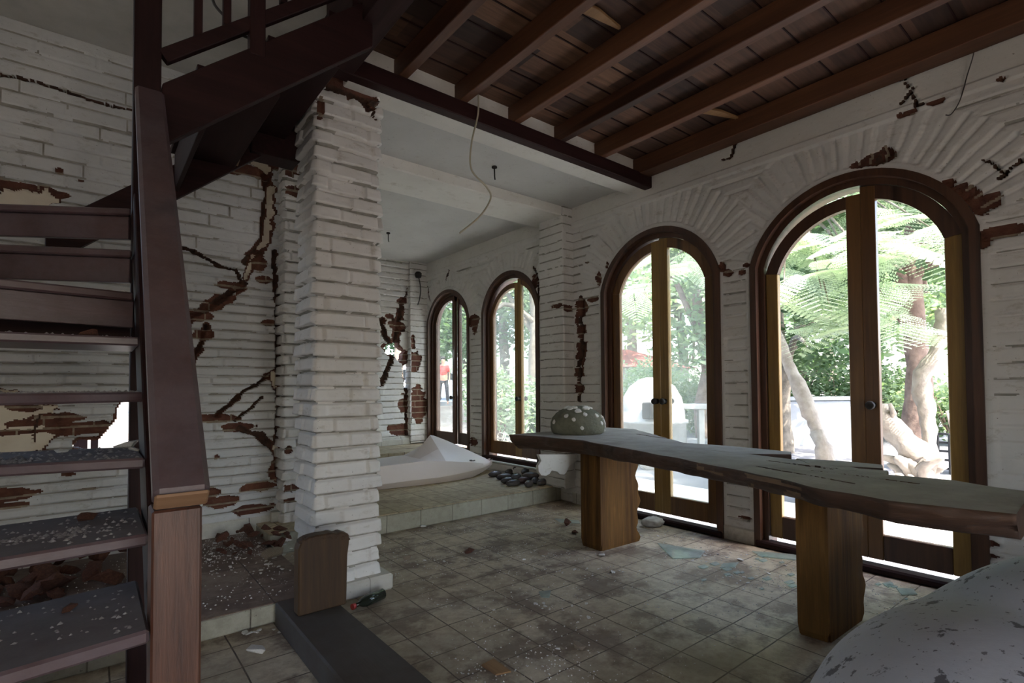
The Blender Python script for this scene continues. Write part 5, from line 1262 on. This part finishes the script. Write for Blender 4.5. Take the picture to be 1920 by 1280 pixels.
for i, (px, ds, s_, lb) in enumerate(((1185, 8.6, .22, 'grey boulder on the paving left of the oven'), (1150, 9.2, .18, 'pale boulder at the left edge of the middle arch view'), (1215, 8.2, .14, 'small stone on the paving in front of the oven'), (1300, 8.4, .2, 'long low pale stone in front of the outdoor worktop'), (1262, 8.8, .14, 'rounded stone between oven and worktop'))):
    c_ = dirp(px, ds); bm = bmesh.new(); ball(bm, (0, 0, 0), (s_*1.3, s_, s_*.8), 2, .25, i); o = link('boulder', bm2me('b', bm), 'concrete', None, None, True); o.location = (c_.x, c_.y, -.04+s_*.62); prop(o, lb, 'stone')
# car
cc = dirp(815, 21.4, .60); car = empty('parked_car', tuple(cc), 'silver hatchback parked on the road behind the person in red', 'car')
ex = Vector((math.cos(.54), -math.sin(.54), 0)); ey = Vector((math.sin(.54), math.cos(.54), 0))
def cpt(a, b, z): return cc+ex*a+ey*b+Vector((0, 0, z))
prof = [(-2.1, .25), (2.0, .22), (2.1, .5), (2.02, .78), (1.2, .92), (.55, 1.38), (-.9, 1.45), (-1.75, 1.3), (-2.08, .9), (-2.12, .5)]
bm = bmesh.new(); prism(bm, [cpt(a, -.82, z) for a, z in prof], ey*1.64, .06); o = link('body', bm2me('c', bm), 'car_paint', car)
for pr_ in ([(-1.75, .95), (-.95, .93), (-.9, 1.36), (-1.6, 1.26)], [(-.85, .93), (-.0, .93), (-.0, 1.35), (-.82, 1.37)], [(.08, .93), (1.0, .93), (.5, 1.30), (.08, 1.34)]):
    bm = bmesh.new(); prism(bm, [cpt(a, -.835, z) for a, z in pr_], ey*.03, .004); link('side_window', bm2me('c', bm), 'car_glass', car)
for a in (-1.35, 1.35):
    for b in (-.80, .80):
        bm = bmesh.new(); tube(bm, [cpt(a, b-.1, .32), cpt(a, b-.09, .32), cpt(a, b+.09, .32), cpt(a, b+.1, .32)], [.28, .32, .32, .28], 20); tube(bm, [cpt(a, b-.115, .32), cpt(a, b-.095, .32)], [.17, .18], 14, 1)
        me = bm2me('w', bm); link('wheel', me, ['rubber', 'car_paint'], car)
# person in the red shirt
pc = dirp(831, 19.2, .60); per = empty('person', tuple(pc), 'person in a red shirt and dark trousers standing on the road beside the silver car', 'person')
def fig(joints, edges, rad, name, mats, parent, sub=2):
    me = bpy.data.meshes.new(name); me.from_pydata([tuple(pc+ex*j[0]+ey*j[1]+Vector((0, 0, j[2]))-world_origin(parent)) for j in joints], edges, [])
    o = bpy.data.objects.new(name, me); col.objects.link(o); o.parent = parent
    for m_ in mats: me.materials.append(mt(m_))
    sk = o.modifiers.new('skin', 'SKIN'); lay = me.skin_vertices[0].data if me.skin_vertices else None
    if lay is None: me.attributes; 
    for i, r in enumerate(rad): me.skin_vertices[0].data[i].radius = (r, r*.8)
    me.skin_vertices[0].data[0].use_root = True
    sb = o.modifiers.new('sub', 'SUBSURF'); sb.levels = sub; sb.render_levels = sub
    return o
J = [(0, 0, .93), (0, 0, 1.12), (0, 0, 1.36), (0, 0, 1.46), (0, -.01, 1.58), (0, -.01, 1.68), (-.10, 0, .86), (-.13, -.02, .48), (-.15, .02, .08), (-.15, -.12, .04), (.10, 0, .86), (.14, .0, .48), (.16, .05, .08), (.16, -.09, .04),
     (-.17, 0, 1.38), (-.23, .02, 1.12), (-.22, -.08, .90), (-.22, -.12, .82), (.17, 0, 1.38), (.23, .02, 1.12), (.22, -.08, .90), (.22, -.12, .82)]
Eg = [(0, 1), (1, 2), (2, 3), (3, 4), (4, 5), (0, 6), (6, 7), (7, 8), (8, 9), (0, 10), (10, 11), (11, 12), (12, 13), (2, 14), (14, 15), (15, 16), (16, 17), (2, 18), (18, 19), (19, 20), (20, 21)]
Rd = [.14, .13, .14, .055, .085, .075, .09, .065, .045, .035, .09, .065, .045, .035, .055, .042, .033, .03, .055, .042, .033, .03]
fig(J, Eg, Rd, 'body', ['skin'], per)
fig([(0, 0, 1.0), (0, 0, 1.15), (0, 0, 1.36), (-.17, 0, 1.40), (-.225, .02, 1.17), (.17, 0, 1.40), (.225, .02, 1.17)], [(0, 1), (1, 2), (2, 3), (3, 4), (2, 5), (5, 6)], [.165, .16, .165, .075, .06, .075, .06], 'red_shirt', ['cloth_red'], per)
fig([(0, 0, .97), (-.10, 0, .86), (-.13, -.02, .48), (-.15, .02, .12), (.10, 0, .86), (.14, 0, .48), (.16, .05, .12)], [(0, 1), (1, 2), (2, 3), (0, 4), (4, 5), (5, 6)], [.16, .11, .085, .07, .11, .085, .07], 'trousers', ['cloth_dark'], per)
bm = bmesh.new(); ball(bm, pc+Vector((0, 0, 1.70))+ey*.01, (.085, .09, .07), 2); link('hair', bm2me('h', bm), 'rubber', per)
# rubble and fallen twigs outside the far doors
rg = random.Random(8)
for i in range(26):
    c_ = dirp(rg.uniform(820, 900), rg.uniform(9.5, 13.5)); o = put(RG.choice(brickM+cementM+plasM), 'rubble_chunk', c_.x, c_.y, -.17+float(rise(c_.x, c_.y)), rg.uniform(.12, .32), 'chunk in the rubble pile outside the first far door', 'rubble', 'rubble outside the first far door')
bm = bmesh.new()
for i in range(60):
    c_ = dirp(rg.uniform(925, 1000), rg.uniform(8.6, 10.5)); a = rg.uniform(0, 6.3); L = rg.uniform(.3, .9); tube(bm, [(c_.x, c_.y, rg.uniform(-.15, .25)), (c_.x+L*math.cos(a), c_.y+L*math.sin(a), rg.uniform(-.1, .5))], [.014, .006], 4)
prop(link('brushwood', bm2me('b', bm), 'bark_pale'), 'tangle of fallen twigs on the ground outside the second far door', 'brushwood', None, 'stuff')
